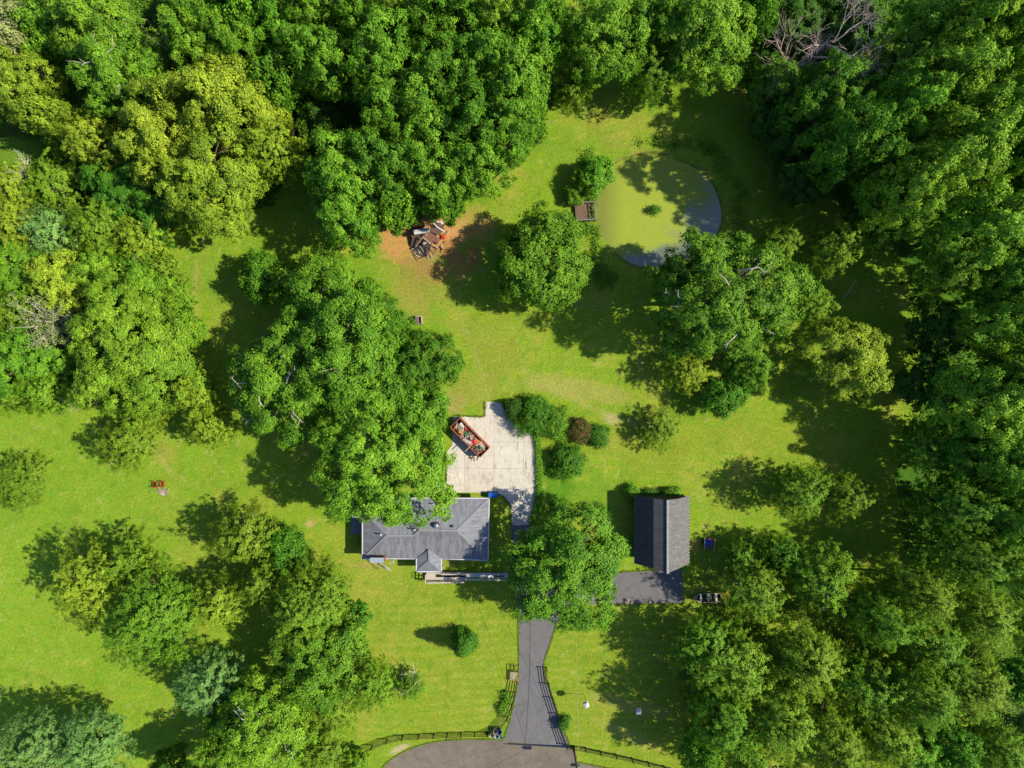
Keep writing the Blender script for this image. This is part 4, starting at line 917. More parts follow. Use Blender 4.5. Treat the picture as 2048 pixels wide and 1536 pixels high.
# portico
pr = [h3(833, 1143.5, ez), h3(883, 1143, ez), h3(883, 1117, 2.86), h3(833, 1117, 2.86)]; pk, pb = h3(858.5, 1120.5, 3.62), h3(857.5, 1099, 3.62)
slope([pr[0], pr[1], pk], M_SH_FR, 'porch_roof'); slope([pr[1], pr[2], pb, pk], M_SH_HIP, 'porch_roof'); slope([pr[3], pr[0], pk, pb], M_SH_HIP, 'porch_roof')
up = Vector((0, 0, .05))
mb = MB()
for a, b in ((R1, R2), (R2, c_), (R2, b_), (Lp, d_), (Lp, V_), (V_, R1), (pk, pb), (pk, pr[0]), (pk, pr[1])): mb.bar(a + up * .4, b + up * .4, .24, .05)
mb.build('ridge_cap', M_CAP, roof)
gut = lambda a, b: MB().bar(a + Vector((0, 0, -.02)), b + Vector((0, 0, -.02)), .15, .14)
for a, b in ((d_, pr[0].lerp(pr[3], 1) + Vector((0, 0, -.1))), (pr[2] + Vector((0, 0, -.1)), c_), (c_, b_), (b_, a_), (d_, h3(725, 1034, ez)), (pr[0], pr[1]), (pr[0], pr[3]), (pr[1], pr[2]), (w0[0], w0[1]), (w0[1], h3(723, 1033.5, 2.74)), (w0[0], w0[3])):
    gut(a, b).build('gutter', M_WHITE, Hs)
ins = lambda px, py: (lambda v: (v.x, v.y))(h3(px, py, 0))
def gp(px, py): v = h3(px, py, ez); return (v.x, v.y)
def wallring(ps, ins_=.45):
    c0 = Vector((sum(p[0] for p in ps) / len(ps), sum(p[1] for p in ps) / len(ps)))
    return ps
wl = [(gp(725, 0)[0] + .45, gp(0, 1118)[1] + .5), (gp(976, 0)[0] - .45, gp(0, 1118)[1] + .5), (gp(976, 0)[0] - .45, gp(0, 996)[1] - .5), (gp(806, 0)[0], gp(0, 996)[1] - .5), (gp(806, 0)[0], gp(0, 1022)[1] - .5), (gp(725, 0)[0] + .45, gp(0, 1022)[1] - .5)]
MB().prism(wl, 0, ez - .14).build('wall', M_BRICK, Hs)
wr = [gp(706.5, 1031), gp(804, 1031), gp(804, 1001), gp(706.5, 1001)]
post = [MB().box((x, y, 1.25), (.14, .14, 2.5)).build('porch_post', M_WHITE, Hs) for x, y in ((wr[0][0], wr[0][1]), (wr[3][0], wr[3][1]), (gp(834.5, 0)[0], gp(0, 1142)[1]), (gp(881.5, 0)[0], gp(0, 1142)[1]))]
fy, by, wx, ex = wl[0][1], wl[2][1], wl[0][0], wl[1][0]
def window(x, y, wdt, sgn, axis='y'):
    dx, dy = ((wdt, .08) if axis == 'y' else (.08, wdt))
    f = MB().box((x, y, 1.5), (dx + .16 if axis == 'y' else dx, dy if axis == 'y' else dy + .16, 1.35)).build('window', M_WHITE, Hs)
    MB().box((x + (sgn * .035 if axis == 'x' else 0), y + (sgn * .035 if axis == 'y' else 0), 1.5), (dx - .06 if axis == 'y' else dx, dy if axis == 'y' else dy - .06, 1.15)).build('pane', M_GLASS, f)
for x in (-7.6, -4.6, 3.6, 7.2): window(x, fy, 1.4, -1)
for x in (0.5, 3.5, 6.4): window(x, by, 1.2, 1)
window(ex, 0, 1.4, 1, 'x')
dr_ = MB().box((gp(858, 0)[0], fy - .03, 1.05), (1.0, .1, 2.1)).build('door', mat('door_paint', col(120, 40, 36), .5), Hs); MB().tube([(gp(858, 0)[0] + .38, fy - .16, 1.0), (gp(858, 0)[0] + .38, fy - .08, 1.0)], .035, 8).build('handle', M_METAL, dr_)
# roof furniture (parts of the house)
def vent_box(px, py, z):
    v = h3(px, py, z); MB().box((v.x, v.y, v.z + .1), (.34, .34, .28), taper=.8).build('roof_vent', M_DARK, roof)
vent_box(839.5, 1051, 4.1); vent_box(904, 1052, 4.1)
v = h3(873, 1050, 4.05); t_ = MB().lathe([(.2, 0), (.2, .25), (.33, .3), (.36, .45), (.28, .6), (.1, .68)], 18, v).build('turbine_vent', M_METAL, roof, smooth=True)
MB().lathe([(.42, -.06), (.42, 0.02), (.22, .05)], 18, v).build('flashing', M_DARK, t_)
for px, py, z, r, hh in ((868, 1007.5, 3.1, .07, .45), (872.5, 1023.5, 3.5, .13, .7), (881, 1022, 3.45, .07, .4), (830.5, 1059, 4.25, .07, .4), (763.5, 1068, 3.75, .08, .5)):
    v = h3(px, py, z); MB().lathe([(r, -.1), (r, hh), (r * 1.6, hh + .02), (r * 1.6, hh + .07)], 12, v).build('vent_pipe', M_WHITE, roof)
v = h3(757, 1117, 3.4); ch = MB().box((v.x, v.y, 2.0), (1.7, .62, 4.3)).build('chimney', M_BRICK, Hs)
MB().box((v.x - .05, v.y - .02, 4.22), (1.78, .68, .1)).build('chimney_cap', mat('cap_metal', col(205, 222, 236), .3, .06, metal=.3), ch)
v = h3(783.5, 1120, 1.3); MB().tube([(v.x, v.y, 2.6), (v.x, v.y - .3, 2.3), (v.x, v.y - .3, .1), (v.x, v.y - .8, .05)], .05, 8).build('downspout', M_WHITE, Hs)
# leaning white frame beside chimney
l = P(765, 1131); fr = thing('leaning_trellis', 'white tubular frame leaning at the house front below the chimney', 'frame', l)
MB().bar((-.9, -.5, 0), (.1, .7, 2.2), .05).bar((-.5, -.6, 0), (.2, .7, 2.2), .05).build('leaning_pole', M_WHITE, fr)
for k in range(4): MB().bar((0.1 + .2 * k, .5 - .1 * k, 1.2), (.75 + .18 * k, -.55 - .05 * k, .1), .045).build('tine', M_WHITE, fr)

# deck and ramp
l = P(890, 1153); dk = thing('wooden_deck', 'pale wooden deck and long access ramp in front of the house porch', 'deck', l); D0 = Vector((l.x, l.y, 0))
def d2(px, py, z=0): return P(px, py, z) - D0
def deckbox(x0, y0, x1, y1, z0, z1, m, nm, par, zt2=None):
    a, b = d2(x0, y1, z1), d2(x1, y0, z1); o = MB().box(((a.x + b.x) / 2, (a.y + b.y) / 2, (z0 + z1) / 2), (abs(b.x - a.x), abs(b.y - a.y), z1 - z0)).build(nm, m, par)
    return o
def plank_mat(name, c, axis=(9, .4, 1)):
    m = mat(name, c, .85, .2, 1.5, stretch=axis); return m
M_DECK = plank_mat('deck_boards', col(222, 208, 194)); M_DECKD = plank_mat('deck_boards_dark', col(92, 82, 78))
deckbox(853, 1145, 932, 1162, .0, .62, M_DECK, 'platform', dk)
deckbox(872, 1148.5, 930, 1154.5, .63, .66, M_BLACK, 'mat', dk)
rp = MB().slab([d2(932, 1145.5, .62), d2(932, 1154.5, .62), d2(1016, 1155.5, .1), d2(1016, 1146, .1)], .08); rp.build('ramp', plank_mat('ramp_boards', col(246, 246, 250)), dk)
MB().slab([d2(987, 1148, .31), d2(987, 1154, .31), d2(1008, 1154, .2), d2(1008, 1148, .2)], .03).build('mat', M_BLACK, dk)
def railing(pts, h=.95, m=M_DECK):
    mb = MB()
    for (a, b) in zip(pts[:-1], pts[1:]):
        n = max(2, int((b - a).length / 1.3))
        for k in range(n + 1): q = a.lerp(b, k / n); mb.bar(q, q + Vector((0, 0, h)), .09)
        mb.bar(a + Vector((0, 0, h)), b + Vector((0, 0, h)), .16, .05); mb.bar(a + Vector((0, 0, h * .5)), b + Vector((0, 0, h * .5)), .04, .09)
    return mb.build('railing', m, dk)
railing([d2(853, 1146, .62), d2(853, 1162, .62), d2(929, 1161, .62)]); railing([d2(884, 1145, .62), d2(932, 1145, .62), d2(1010, 1146, .13)]); railing([d2(932, 1155.5, .62), d2(1012, 1156.5, .12)])
l2 = [d2(838, 1146, 0), d2(851, 1146, 0), d2(851, 1157, 0), d2(838, 1157, 0)]
mb = MB()
for i in range(4): mb.bar(l2[i], l2[i] + Vector((0, 0, .9)), .05); mb.bar(l2[i] + Vector((0, 0, .9)), l2[(i + 1) % 4] + Vector((0, 0, .9)), .05)
mb.bar(l2[0].lerp(l2[1], .5) + Vector((0, 0, .9)), l2[3].lerp(l2[2], .5) + Vector((0, 0, .9)), .05)
o = mb.build('stair_rail', M_BLACK); o.parent = None; o.parent = dk

# ---- barn
BT, BBt = 985.0, 1117.0
bc = P(1315.5, (BT + BBt) / 2); bn = thing('barn', 'gambrel roofed barn with dark shingles at the head of the drive spur', 'barn', bc)
hw, kx, zE, zK, zR = 3.62, 1.62, 2.7, 5.15, 6.1; hl = (BBt - BT) / S / 2
prof = [(-hw, zE), (-kx, zK), (0, zR), (kx, zK), (hw, zE)]
broof = bpy.data.objects.new('roof', None); C.objects.link(broof); broof.parent = bn
for i, m_ in enumerate((M_BARN_SHADE, M_BARN_SHADE, M_BARN_R, M_BARN_R)):
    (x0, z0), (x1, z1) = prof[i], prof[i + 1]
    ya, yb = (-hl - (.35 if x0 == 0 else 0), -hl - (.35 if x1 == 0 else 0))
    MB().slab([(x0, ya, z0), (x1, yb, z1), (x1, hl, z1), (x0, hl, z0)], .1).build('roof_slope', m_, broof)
MB().bar((0, -hl - .4, zR + .04), (0, hl, zR + .04), .28, .05).build('ridge_cap', mat('barn_cap', col(176, 174, 180), .7), broof)
mb = MB().prism([(-hw + .3, -hl + .25), (hw - .3, -hl + .25), (hw - .3, hl - .2), (-hw + .3, hl - .2)], 0, zE - .12)
for y in (-hl + .26, hl - .34):
    g = [(-hw + .3, y, zE - .12), (-kx, y, zK - .16), (0, y, zR - .16), (kx, y, zK - .16), (hw - .3, y, zE - .12)]; mb.add(g + [(p[0], p[1] + .12, p[2]) for p in g], [(0, 1, 2, 3, 4), (9, 8, 7, 6, 5)] + [(i, (i + 1) % 5, 5 + (i + 1) % 5, 5 + i) for i in range(5)])
mb.build('wall', mat('barn_wall', col(84, 66, 56), .85, .15, 2, stretch=(8, 8, .5)), bn)
bd = MB().box((0, -hl + .22, 1.2), (4.4, .1, 2.4)).build('door', M_WHITE, bn)
for k in range(4): MB().box((0, -hl + .165, .35 + .56 * k), (4.2, .03, .46)).build('door_panel', M_SIDING, bd)
for sx in (-1, 1):
    mb = MB()
    for k in range(22): mb.box((sx * (hw + .03), -hl + .25 + k * (2 * hl - .4) / 21, zE - .07), (.1, .09, .1))
    mb.build('gutter_hangers', M_WHITE, bn); MB().bar((sx * (hw + .02), -hl, zE - .12), (sx * (hw + .02), hl, zE - .12), .1, .08).build('gutter', M_DARK, bn)
MB().lathe([(.05, -.1), (.05, .28)], 8, (1.05, -1.9, 5.55)).build('vent_pipe', M_WHITE, broof)

# ================================================================= DOCK
l = P(1169, 427); dock = thing('dock', 'square brown boarded dock with rails at the west edge of the pond', 'dock', l, R_(4)); w2, h2 = 1.32, 1.18
mb = MB()
for k in range(13): mb.box((-w2 + .1 + k * .155, 0, .5 + .004 * (k % 3)), (.14, 2 * h2 - .05, .05))
mb.build('decking', M_WOODB, dock)
mb = MB()
for k in range(13): mb.box((.98, -h2 + .1 + k * .18, .52), (.55, .12, .05))
mb.build('bench_slats', plank_mat('dark_slats', col(92, 70, 62)), dock)
for x, y in ((-w2, -h2), (-w2, h2), (w2, -h2), (w2, h2), (0, -h2), (0, h2), (w2, 0)): MB().box((x, y, .45), (.1, .1, 1.9)).build('post', M_WOODG, dock)
for a, b in (((-w2, -h2), (w2, -h2)), ((-w2, h2), (w2, h2)), ((w2, -h2), (w2, h2))):
    mb = MB().bar((a[0], a[1], 1.4), (b[0], b[1], 1.4), .14, .04); mb.bar((a[0], a[1], .95), (b[0], b[1], .95), .04, .1); mb.build('handrail', M_WOODG, dock)

# ================================================================= DUMPSTER
q1, q2, q3, q4 = P(918.9, 834.6, 1.75), P(901, 856, 1.75), P(960.2, 915.7, 1.75), P(979, 895.8, 1.75)
cc = (q1 + q2 + q3 + q4) / 4; ax = ((q3 - q2) + (q4 - q1)) / 2; ang = math.atan2(ax.y, ax.x); Ld = ax.length; Wd = ((q1 - q2) + (q4 - q3)).length / 2
M_RUST = mat('dumpster_paint', col(186, 96, 60), .7, .25, 2.5); M_RUSTIN = mat('dumpster_inside', col(90, 58, 44), .85, .3, 3)
dm = thing('dumpster', 'long open top rust orange dumpster heaped with debris on the concrete pad', 'dumpster', (cc.x, cc.y, 0), ang)
MB().box((0, 0, .14), (Ld, Wd, .16)).build('floor', M_RUSTIN, dm)
for sx, sy in ((0, 1), (0, -1), (1, 0), (-1, 0)):
    if sx == 0: o = MB().box((0, sy * (Wd / 2 - .04), .98), (Ld, .06, 1.5))
    else: o = MB().box((sx * (Ld / 2 - .04), 0, .98), (.06, Wd - .15, 1.5))
    o.build('side_wall', M_RUST, dm)
mb = MB().bar((-Ld / 2, Wd / 2 - .03, 1.76), (Ld / 2, Wd / 2 - .03, 1.76), .09, .1).bar((-Ld / 2, -Wd / 2 + .03, 1.76), (Ld / 2, -Wd / 2 + .03, 1.76), .09, .1)
mb.bar((-Ld / 2 + .02, -Wd / 2 + .1, 1.76), (-Ld / 2 + .02, Wd / 2 - .1, 1.76), .09, .1).bar((Ld / 2 - .02, -Wd / 2 + .1, 1.76), (Ld / 2 - .02, Wd / 2 - .1, 1.76), .09, .1); mb.build('rim', mat('dumpster_rim', col(196, 108, 72), .6, .3), dm)
mb = MB()
for k in range(8):
    x = -Ld / 2 + .4 + k * (Ld - .8) / 7
    for sy in (-1, 1): mb.box((x, sy * (Wd / 2 + .035), .98), (.1, .08, 1.4))
mb.build('rib', M_RUST, dm)
for x in (-Ld / 2 + .5, Ld / 2 - .5):
    for sy in (-1, 1): MB().tube([(x, sy * .6 - .1, .06), (x, sy * .6 + .1, .06)], .06, 10).build('wheel', M_BLACK, dm)
rd = random.Random(12)
def dpt(x, y, z): # dumpster local -> world
    return Vector((cc.x + x * math.cos(ang) - y * math.sin(ang), cc.y + x * math.sin(ang) + y * math.cos(ang), z))
# rubble as stuff: boards & chips of several colours -> vertex-coloured single mesh
def rubble(name, n, lx, ly, z0, zh, place, cols, lab, smin=.08, smax=.5, long=1.2, seed=2):
    rg = random.Random(seed); mb = MB(); cl = []
    for k in range(n):
        x, y = rg.uniform(-lx, lx), rg.uniform(-ly, ly); z = z0 + zh * (1 - (y / ly) ** 2 * .5) * rg.uniform(.6, 1)
        if rg.random() < .5: dd = (rg.uniform(.4, long), rg.uniform(.05, .14), rg.uniform(.03, .08))
        else: dd = (rg.uniform(smin, smax), rg.uniform(smin, smax * .8), rg.uniform(.04, .2))
        from mathutils import Euler
        rot = Euler((rg.gauss(0, .25), rg.gauss(0, .25), rg.uniform(0, 3.14))).to_matrix(); mb.box(place(x, y, z), dd, rot); c_ = rg.choice(cols); f = rg.uniform(.7, 1.2); cl += [tuple(v * f for v in c_[:3]) + (1,)] * 6
    o = mb.build(name, M_RUB, fix=False); a = o.data.color_attributes.new('tone', 'FLOAT_COLOR', 'CORNER')
    buf = []
    for i, p in enumerate(o.data.polygons): buf += list(cl[i]) * p.loop_total
    a.data.foreach_set('color', buf); return tag(o, lab, 'debris', kind='stuff')
m, n, l, b = nodes('rubble'); at = n.new('ShaderNodeAttribute'); at.attribute_name = 'tone'; l.new(at.outputs[0], b.inputs[0]); b.inputs['Roughness'].default_value = .8; M_RUB = m
RC = [col(206, 150, 100), col(214, 170, 126), col(230, 222, 214), col(150, 96, 66), col(60, 50, 48), col(232, 232, 236), col(176, 120, 84), col(80, 72, 74), col(200, 184, 160)]
rubble('debris_heap', 520, Ld / 2 - .3, Wd / 2 - .18, .95, .62, dpt, RC + [col(60, 90, 150), col(190, 60, 60), col(90, 140, 110)], 'mixed broken boards and rubbish filling the dumpster', long=.9, smin=.05, smax=.3)
def item(name, lab, cat, x, y, z, parts, rz=0, group=None, place=dpt, base_ang=None):
    p = place(x, y, z); o = thing(name, lab, cat, p, (ang if base_ang is None else base_ang) + rz, group)
    for nm, mb, m_ in parts: mb.build(nm, m_, o, bevel=0)
    return o
def crumple(w_, d_, h_, seed, nseg=7):
    rg = random.Random(seed); vs = []; fs = []
    for j in range(nseg):
        for i in range(nseg):
            x = (i / (nseg - 1) - .5) * w_; y = (j / (nseg - 1) - .5) * d_; vs.append((x + rg.gauss(0, w_ * .03), y + rg.gauss(0, d_ * .03), h_ * (1 - (2 * x / w_) ** 2 * .6) * (1 - (2 * y / d_) ** 2 * .6) * rg.uniform(.5, 1.1)))
    for j in range(nseg - 1):
        for i in range(nseg - 1): fs.append((j * nseg + i, j * nseg + i + 1, (j + 1) * nseg + i + 1, (j + 1) * nseg + i))
    n0 = len(vs); mb = MB(); mb.add(vs, fs); mb.add([(x, y, z - .04) for x, y, z in vs], [f[::-1] for f in fs]); return mb
cm = lambda nm, *c: mat(nm, col(*c), .8, .12)
def cloth(lab, x, y, z, w_, d_, c, seed, rz=0, name='discarded_cloth', cat='cloth', h_=.16, place=dpt):
    o = crumple(w_, d_, h_, seed).build(name, cm(name + '_fabric', *c), fix=True); p = place(x, y, z); o.location = p; o.rotation_euler = (0, 0, ang + rz); return tag(o, lab, cat)
cloth('crumpled bright red cloth in the middle of the dumpster load', .75, -.12, 1.6, .75, .42, (235, 30, 70), 1, .4)
cloth('small red and pink rag near the north end of the dumpster', -1.25, .42, 1.58, .4, .3, (225, 60, 70), 2, .2)
cloth('teal green plastic sheet near the south end of the dumpster', 1.95, .15, 1.6, .45, .4, (40, 160, 140), 3)
cloth('dull green tarp scrap in the upper middle of the dumpster', -.8, -.05, 1.6, .6, .35, (60, 140, 100), 4, -.2)
cloth('grey white rug strip hanging over the west side of the dumpster', .1, -.62, 1.68, 1.3, .42, (205, 205, 190), 5, .35, 'discarded_rug', 'rug')
cloth('white foam sheet at the north end of the dumpster', -1.9, .3, 1.52, .9, .5, (235, 228, 215), 6, -.3, 'foam_sheet', 'foam', .08)
item('plywood_panel', 'large orange plywood panel near the south middle of the dumpster', 'board', 1.1, .35, 1.62, [('plywood_panel', MB().box((0, 0, 0), (1.0, .55, .04)), cm('ply_a', 222, 130, 84))], .25)
item('plywood_panel', 'tan board by the south end of the dumpster\'s east side', 'board', 1.75, .48, 1.66, [('plywood_panel', MB().box((0, 0, 0), (.75, .5, .04)), cm('ply_b', 222, 180, 150))], -.1)
item('plywood_panel', 'light tan board in the upper part of the dumpster', 'board', -1.35, -.25, 1.58, [('plywood_panel', MB().box((0, 0, 0), (.8, .55, .04)), cm('ply_c', 214, 160, 104))], .3)
item('timber_beam', 'long pale beam sticking out over the west side of the dumpster', 'beam', .85, -1.0, 1.84, [('timber_beam', MB().box((0, 0, 0), (1.5, .09, .07), Matrix.Rotation(R_(-88), 3, 'Z') @ Matrix.Rotation(R_(-4), 3, 'Y')), cm('beam', 226, 180, 138))])
item('car_tyre', 'black tyre lying inside the northwest corner of the dumpster', 'tyre', -1.75, -.45, 1.35, [('car_tyre', MB().lathe([(.2, 0), (.3, .0), (.33, .08), (.3, .17), (.2, .17), (.17, .08)], 20), M_BLACK)])
# loose debris at the dumpster's foot
rubble('loose_debris', 16, .8, .3, .02, .12, lambda x, y, z: P(946, 915) + Vector((x, y, z)), RC, 'small scraps spilled on the concrete at the dumpster\'s south foot', long=.4, smax=.3, seed=5)

# ================================================================= WHEELIE BINS
M_BLUE = mat('blue_plastic', col(20, 96, 200), .45, .06); M_BLUED = mat('blue_lid', col(30, 110, 215), .4, .06)
def bin_(px, py, lab, rz=0):
    t = thing('wheeled_bin', lab, 'bin', P(px, py, .5) * Vector((1, 1, 0)) if False else (P(px, py, 1.0).x, P(px, py, 1.0).y, 0), rz, 'blue bins behind the house')
    MB().box((0, 0, .52), (.5, .58, .9), taper=1.1).build('body', M_BLUE, t, bevel=.02)
    MB().box((0, -.02, 1.02), (.58, .68, .07)).build('lid', M_BLUED, t, bevel=.02)
    for s in (-1, 1): MB().tube([(s * .2, .32, .1), (s * .26, .32, .1)], .1, 12).build('wheel', M_BLACK, t)
    MB().tube([(-.22, .38, .98), (.22, .38, .98)], .02, 8).build('handle', M_BLUE, t); return t
b1 = bin_(980.5, 990.5, 'blue wheeled bin behind the house, the left one of two'); v = P(990.5, 990.3, 1.0)
copy_tree(b1, (v.x, v.y, 0), R_(3), 'blue wheeled bin behind the house, the right one of two nearer the pad\'s edge')

# ================================================================= TUBS BY THE ROAD
def tub(px, py, r, h, c, inner, lab, group=None):
    l = P(px, py, h); t = thing('trash_can', lab, 'trash can', (l.x, l.y, 0), 0, group)
    MB().lathe([(r * .82, 0), (r, h), (r * 1.08, h), (r * 1.08, h - .05), (r * .96, h - .03), (r * .9, h * .35)], 20).build('body', mat('can_plastic', c, .5, .08), t, smooth=False)
    MB().lathe([(r * .86, h * .34), (r * .9, h * .4), (r * .3, h * .46)], 16).build('contents', mat('can_contents', inner, .9, .3, 6), t)
    MB().tube([(r * 1.05, -.1, h * .8), (r * 1.2, 0, h * .82), (r * 1.05, .1, h * .8)], .02, 6).build('handle', M_DARK, t)
gt = 'trash cans by the foot of the drive'
tub(990.6, 1463.5, .30, .75, col(225, 215, 205), col(170, 140, 120), 'beige trash can at the back of the roadside cluster', gt)
tub(998.6, 1465, .31, .8, col(20, 90, 190), col(20, 50, 110), 'blue trash can in the roadside cluster', gt)
tub(984.2, 1472, .30, .75, col(232, 230, 200), col(150, 140, 110), 'cream trash can at the front left of the roadside cluster', gt)
tub(993.6, 1473.6, .31, .75, col(235, 232, 210), col(150, 140, 110), 'cream trash can at the front right of the roadside cluster', gt)
tub(1001.5, 1475.5, .2, .4, col(120, 200, 205), col(90, 150, 160), 'small teal bucket at the east end of the roadside cluster', gt)

# ================================================================= FENCES
M_FENCE = mat('black_fence_paint', col(34, 46, 40), .7, .3, 4)
def fence(pts, lab, h=1.3, rails=4, nm='board_fence', skip=()):
    P0 = P(*pts[0]); t = thing(nm, lab, 'fence', P0); ps = [P(*p) - P0 for p in pts]
    for i, p in enumerate(ps): MB().box((p.x, p.y, h / 2 + .03), (.13, .13, h + .1)).build('post', M_FENCE, t)
    for k in range(rails):
        mb = MB(); z = .22 + k * (h - .3) / (rails - 1)
        for i, (a, b) in enumerate(zip(ps[:-1], ps[1:])):
            if i in skip: continue
            mb.bar(a + Vector((0, 0, z)), b + Vector((0, 0, z)), .03, .11)
        mb.build('rail', M_FENCE, t)
fence([(1093, 1334), (1097.5, 1366), (1105.5, 1394), (1116, 1426), (1121.5, 1456), (1133, 1488), (1147, 1491)], 'black board fence along the east side of the driveway mouth')
fence([(1034, 1359), (1030, 1384), (1023, 1408), (1014, 1433), (997, 1453), (975, 1464)], 'black board fence along the west side of the driveway mouth, partly under vines')
fence([(975, 1464), (950, 1464), (922.5, 1465), (895, 1466), (867.5, 1467.5), (838, 1469), (806, 1471), (774.5, 1478), (745, 1490), (717, 1509), (700, 1528)], 'black board fence curving along the turning circle, west of the drive')
fence([(1147, 1491), (1170, 1494), (1200, 1501), (1231, 1507.5), (1263, 1515), (1295, 1523), (1327, 1531), (1360, 1540), (1400, 1552)], 'black board fence running from the utility pole toward the lower right')
# wooden gate leaf beside west fence
l = P(1027, 1349); g = thing('wooden_gate', 'pale slatted wooden gate leaf with an orange post by the driveway', 'gate', l, R_(-3))
for k in range(7): MB().box((-.42 + .14 * k, 0, .55), (.08, 1.15, .04)).build('slat', M_WOOD, g)
MB().bar((-.48, .52, .5), (.48, .52, .5), .08, .05).bar((-.48, -.52, .5), (.48, -.52, .5), .08, .05).build('batten', M_WOODG, g)
MB().tube([(.5, .35, 0), (.52, -.1, .75), (.55, -.75, .78)], .05, 8).build('post', mat('orange_paint', col(235, 84, 40), .6), g)
l = P(1029, 1334); g = thing('metal_rack', 'small black open frame at the top of the west driveway fence', 'rack', l); mb = MB()
for x in (-.5, 0, .5): mb.bar((x, -.38, .6), (x, .38, .6), .06)
for y in (-.38, .38): mb.bar((-.5, y, .6), (.5, y, .6), .08)
mb.build('frame', M_FENCE, g); mb = MB()
for x in (-.5, .5):
    for y in (-.38, .38): mb.bar((x, y, 0), (x, y, .57), .06)
mb.build('leg', M_FENCE, g)

# ================================================================= UTILITY POLE AND CABLES
pp = P(1147, 1494); up_ = thing('utility_pole', 'wooden utility pole with transformer at the driveway mouth', 'utility pole', pp)
M_POLE = mat('pole_wood', col(140, 122, 104), .9, .25, 3, stretch=(6, 6, .5))
MB().tube([(0, 0, 0), (0, 0, 8.6)], [.16, .11], 12).build('pole', M_POLE, up_)
MB().bar((-1.1, 0, 8.1), (1.1, 0, 8.1), .1, .12).build('crossarm', M_POLE, up_)
tf = MB().lathe([(.24, 0), (.26, .05), (.26, .8), (.2, .9)], 16, (-.05, -.42, 5.7)).build('transformer', mat('transformer_paint', col(150, 156, 160), .5), up_)
MB().tube([(-.05, -.42, 6.6), (-.05, -.42, 6.85)], .05, 8).build('bushing', M_WHITE, tf)
for x in (-1, 0, 1): MB().lathe([(.05, 0), (.07, .06), (.04, .14)], 10, (x, 0, 8.16 if x else 8.6)).build('insulator', M_WHITE, up_)
def cable(a, b, sag, r, m_, lab, name='overhead_cable', n=26):
    a, b = Vector(a), Vector(b); pts = [a.lerp(b, t / n) - Vector((0, 0, sag * 4 * (t / n) * (1 - t / n))) for t in range(n + 1)]
    pts = [p - a for p in pts]; o = MB().tube(pts, r, 6).build(name, m_, loc=a); return tag(o, lab, 'cable')
M_ALU = mat('cable_aluminium', col(190, 184, 130), .5, .6, 5)
sp_ = P(1146, 1120); s2 = thing('service_pole', 'short wooden pole under the spreading tree by the drive that ends the service cable', 'pole', sp_)
MB().tube([(0, 0, 0), (0, 0, 6.2)], [.12, .1], 10).build('pole', M_POLE, s2); MB().bar((-.25, 0, 5.9), (.25, 0, 5.9), .07).build('bracket', M_DARK, s2)
cable(pp + Vector((0.15, 0, 6.6)), P(1150, 1135, 5.9), .55, .022, M_ALU, 'pale twisted service cable running north from the utility pole over the front lawn')
cable(pp + Vector((-.1, 0, 5.2)), pp + Vector((-26, -13, 5.6)), .5, .02, M_BLACK, 'thin black wire leaving the utility pole to the lower left')
cable(pp + Vector((-.6, 0, 7.6)), pp + Vector((-34, -9, 8)), .5, .016, M_BLACK, 'upper black wire leaving the utility pole to the left over the turning circle')
cable(pp + Vector((-.1, 0, 6.2)), P(962, 1140, 2.9), .4, .016, M_BLACK, 'thin black wire from the utility pole to the front of the house')
l = P(1153, 1530); mbx = thing('service_pedestal', 'small white utility pedestal at the bottom edge beside the pole', 'utility box', l); MB().box((.2, 0, .35), (.45, .35, .7)).build('body', M_WHITE, mbx, bevel=.02); MB().box((.2, 0, .73), (.5, .4, .06)).build('lid', M_METAL, mbx)

# ================================================================= MARTIN HOUSES
def birdhouse(px, py, rz, lab):
    l = P(px, py, 3.3); t = thing('birdhouse', lab, 'birdhouse', (l.x, l.y, 0), R_(rz), 'white birdhouses on tall poles')
    MB().tube([(0, 0, 0), (0, 0, 2.9)], .035, 8).build('pole', M_METAL, t)
    bd = MB().box((0, 0, 3.1), (.52, .52, .4)).build('body', M_WHITE, t)
    for a in range(4):
        for k in (-1, 1):
            r_ = Matrix.Rotation(a * math.pi / 2, 3, 'Z'); p = r_ @ Vector((k * .13, .262, 3.08)); q = r_ @ Vector((k * .13, .27, 3.08)); MB().tube([p, q], .035, 10).build('entrance_hole', M_BLACK, bd)
    MB().add([(-.33, -.33, 3.3), (.33, -.33, 3.3), (.33, .33, 3.3), (-.33, .33, 3.3), (0, -.12, 3.46), (0, .12, 3.46)], [(0, 1, 4), (1, 2, 5, 4), (2, 3, 5), (3, 0, 4, 5), (3, 2, 1, 0)]).build('roof', M_WHITE, t)
    MB().box((0, 0, 2.89), (.68, .68, .03)).build('porch', M_WHITE, t); return t
bh = birdhouse(1173, 1411, 25, 'white birdhouse on a pole in the sunny front lawn, nearer the driveway'); v = P(1278, 1424, 3.3)
copy_tree(bh, (v.x, v.y, 0), R_(-4), 'white birdhouse on a pole over the shadow of the southeast trees')

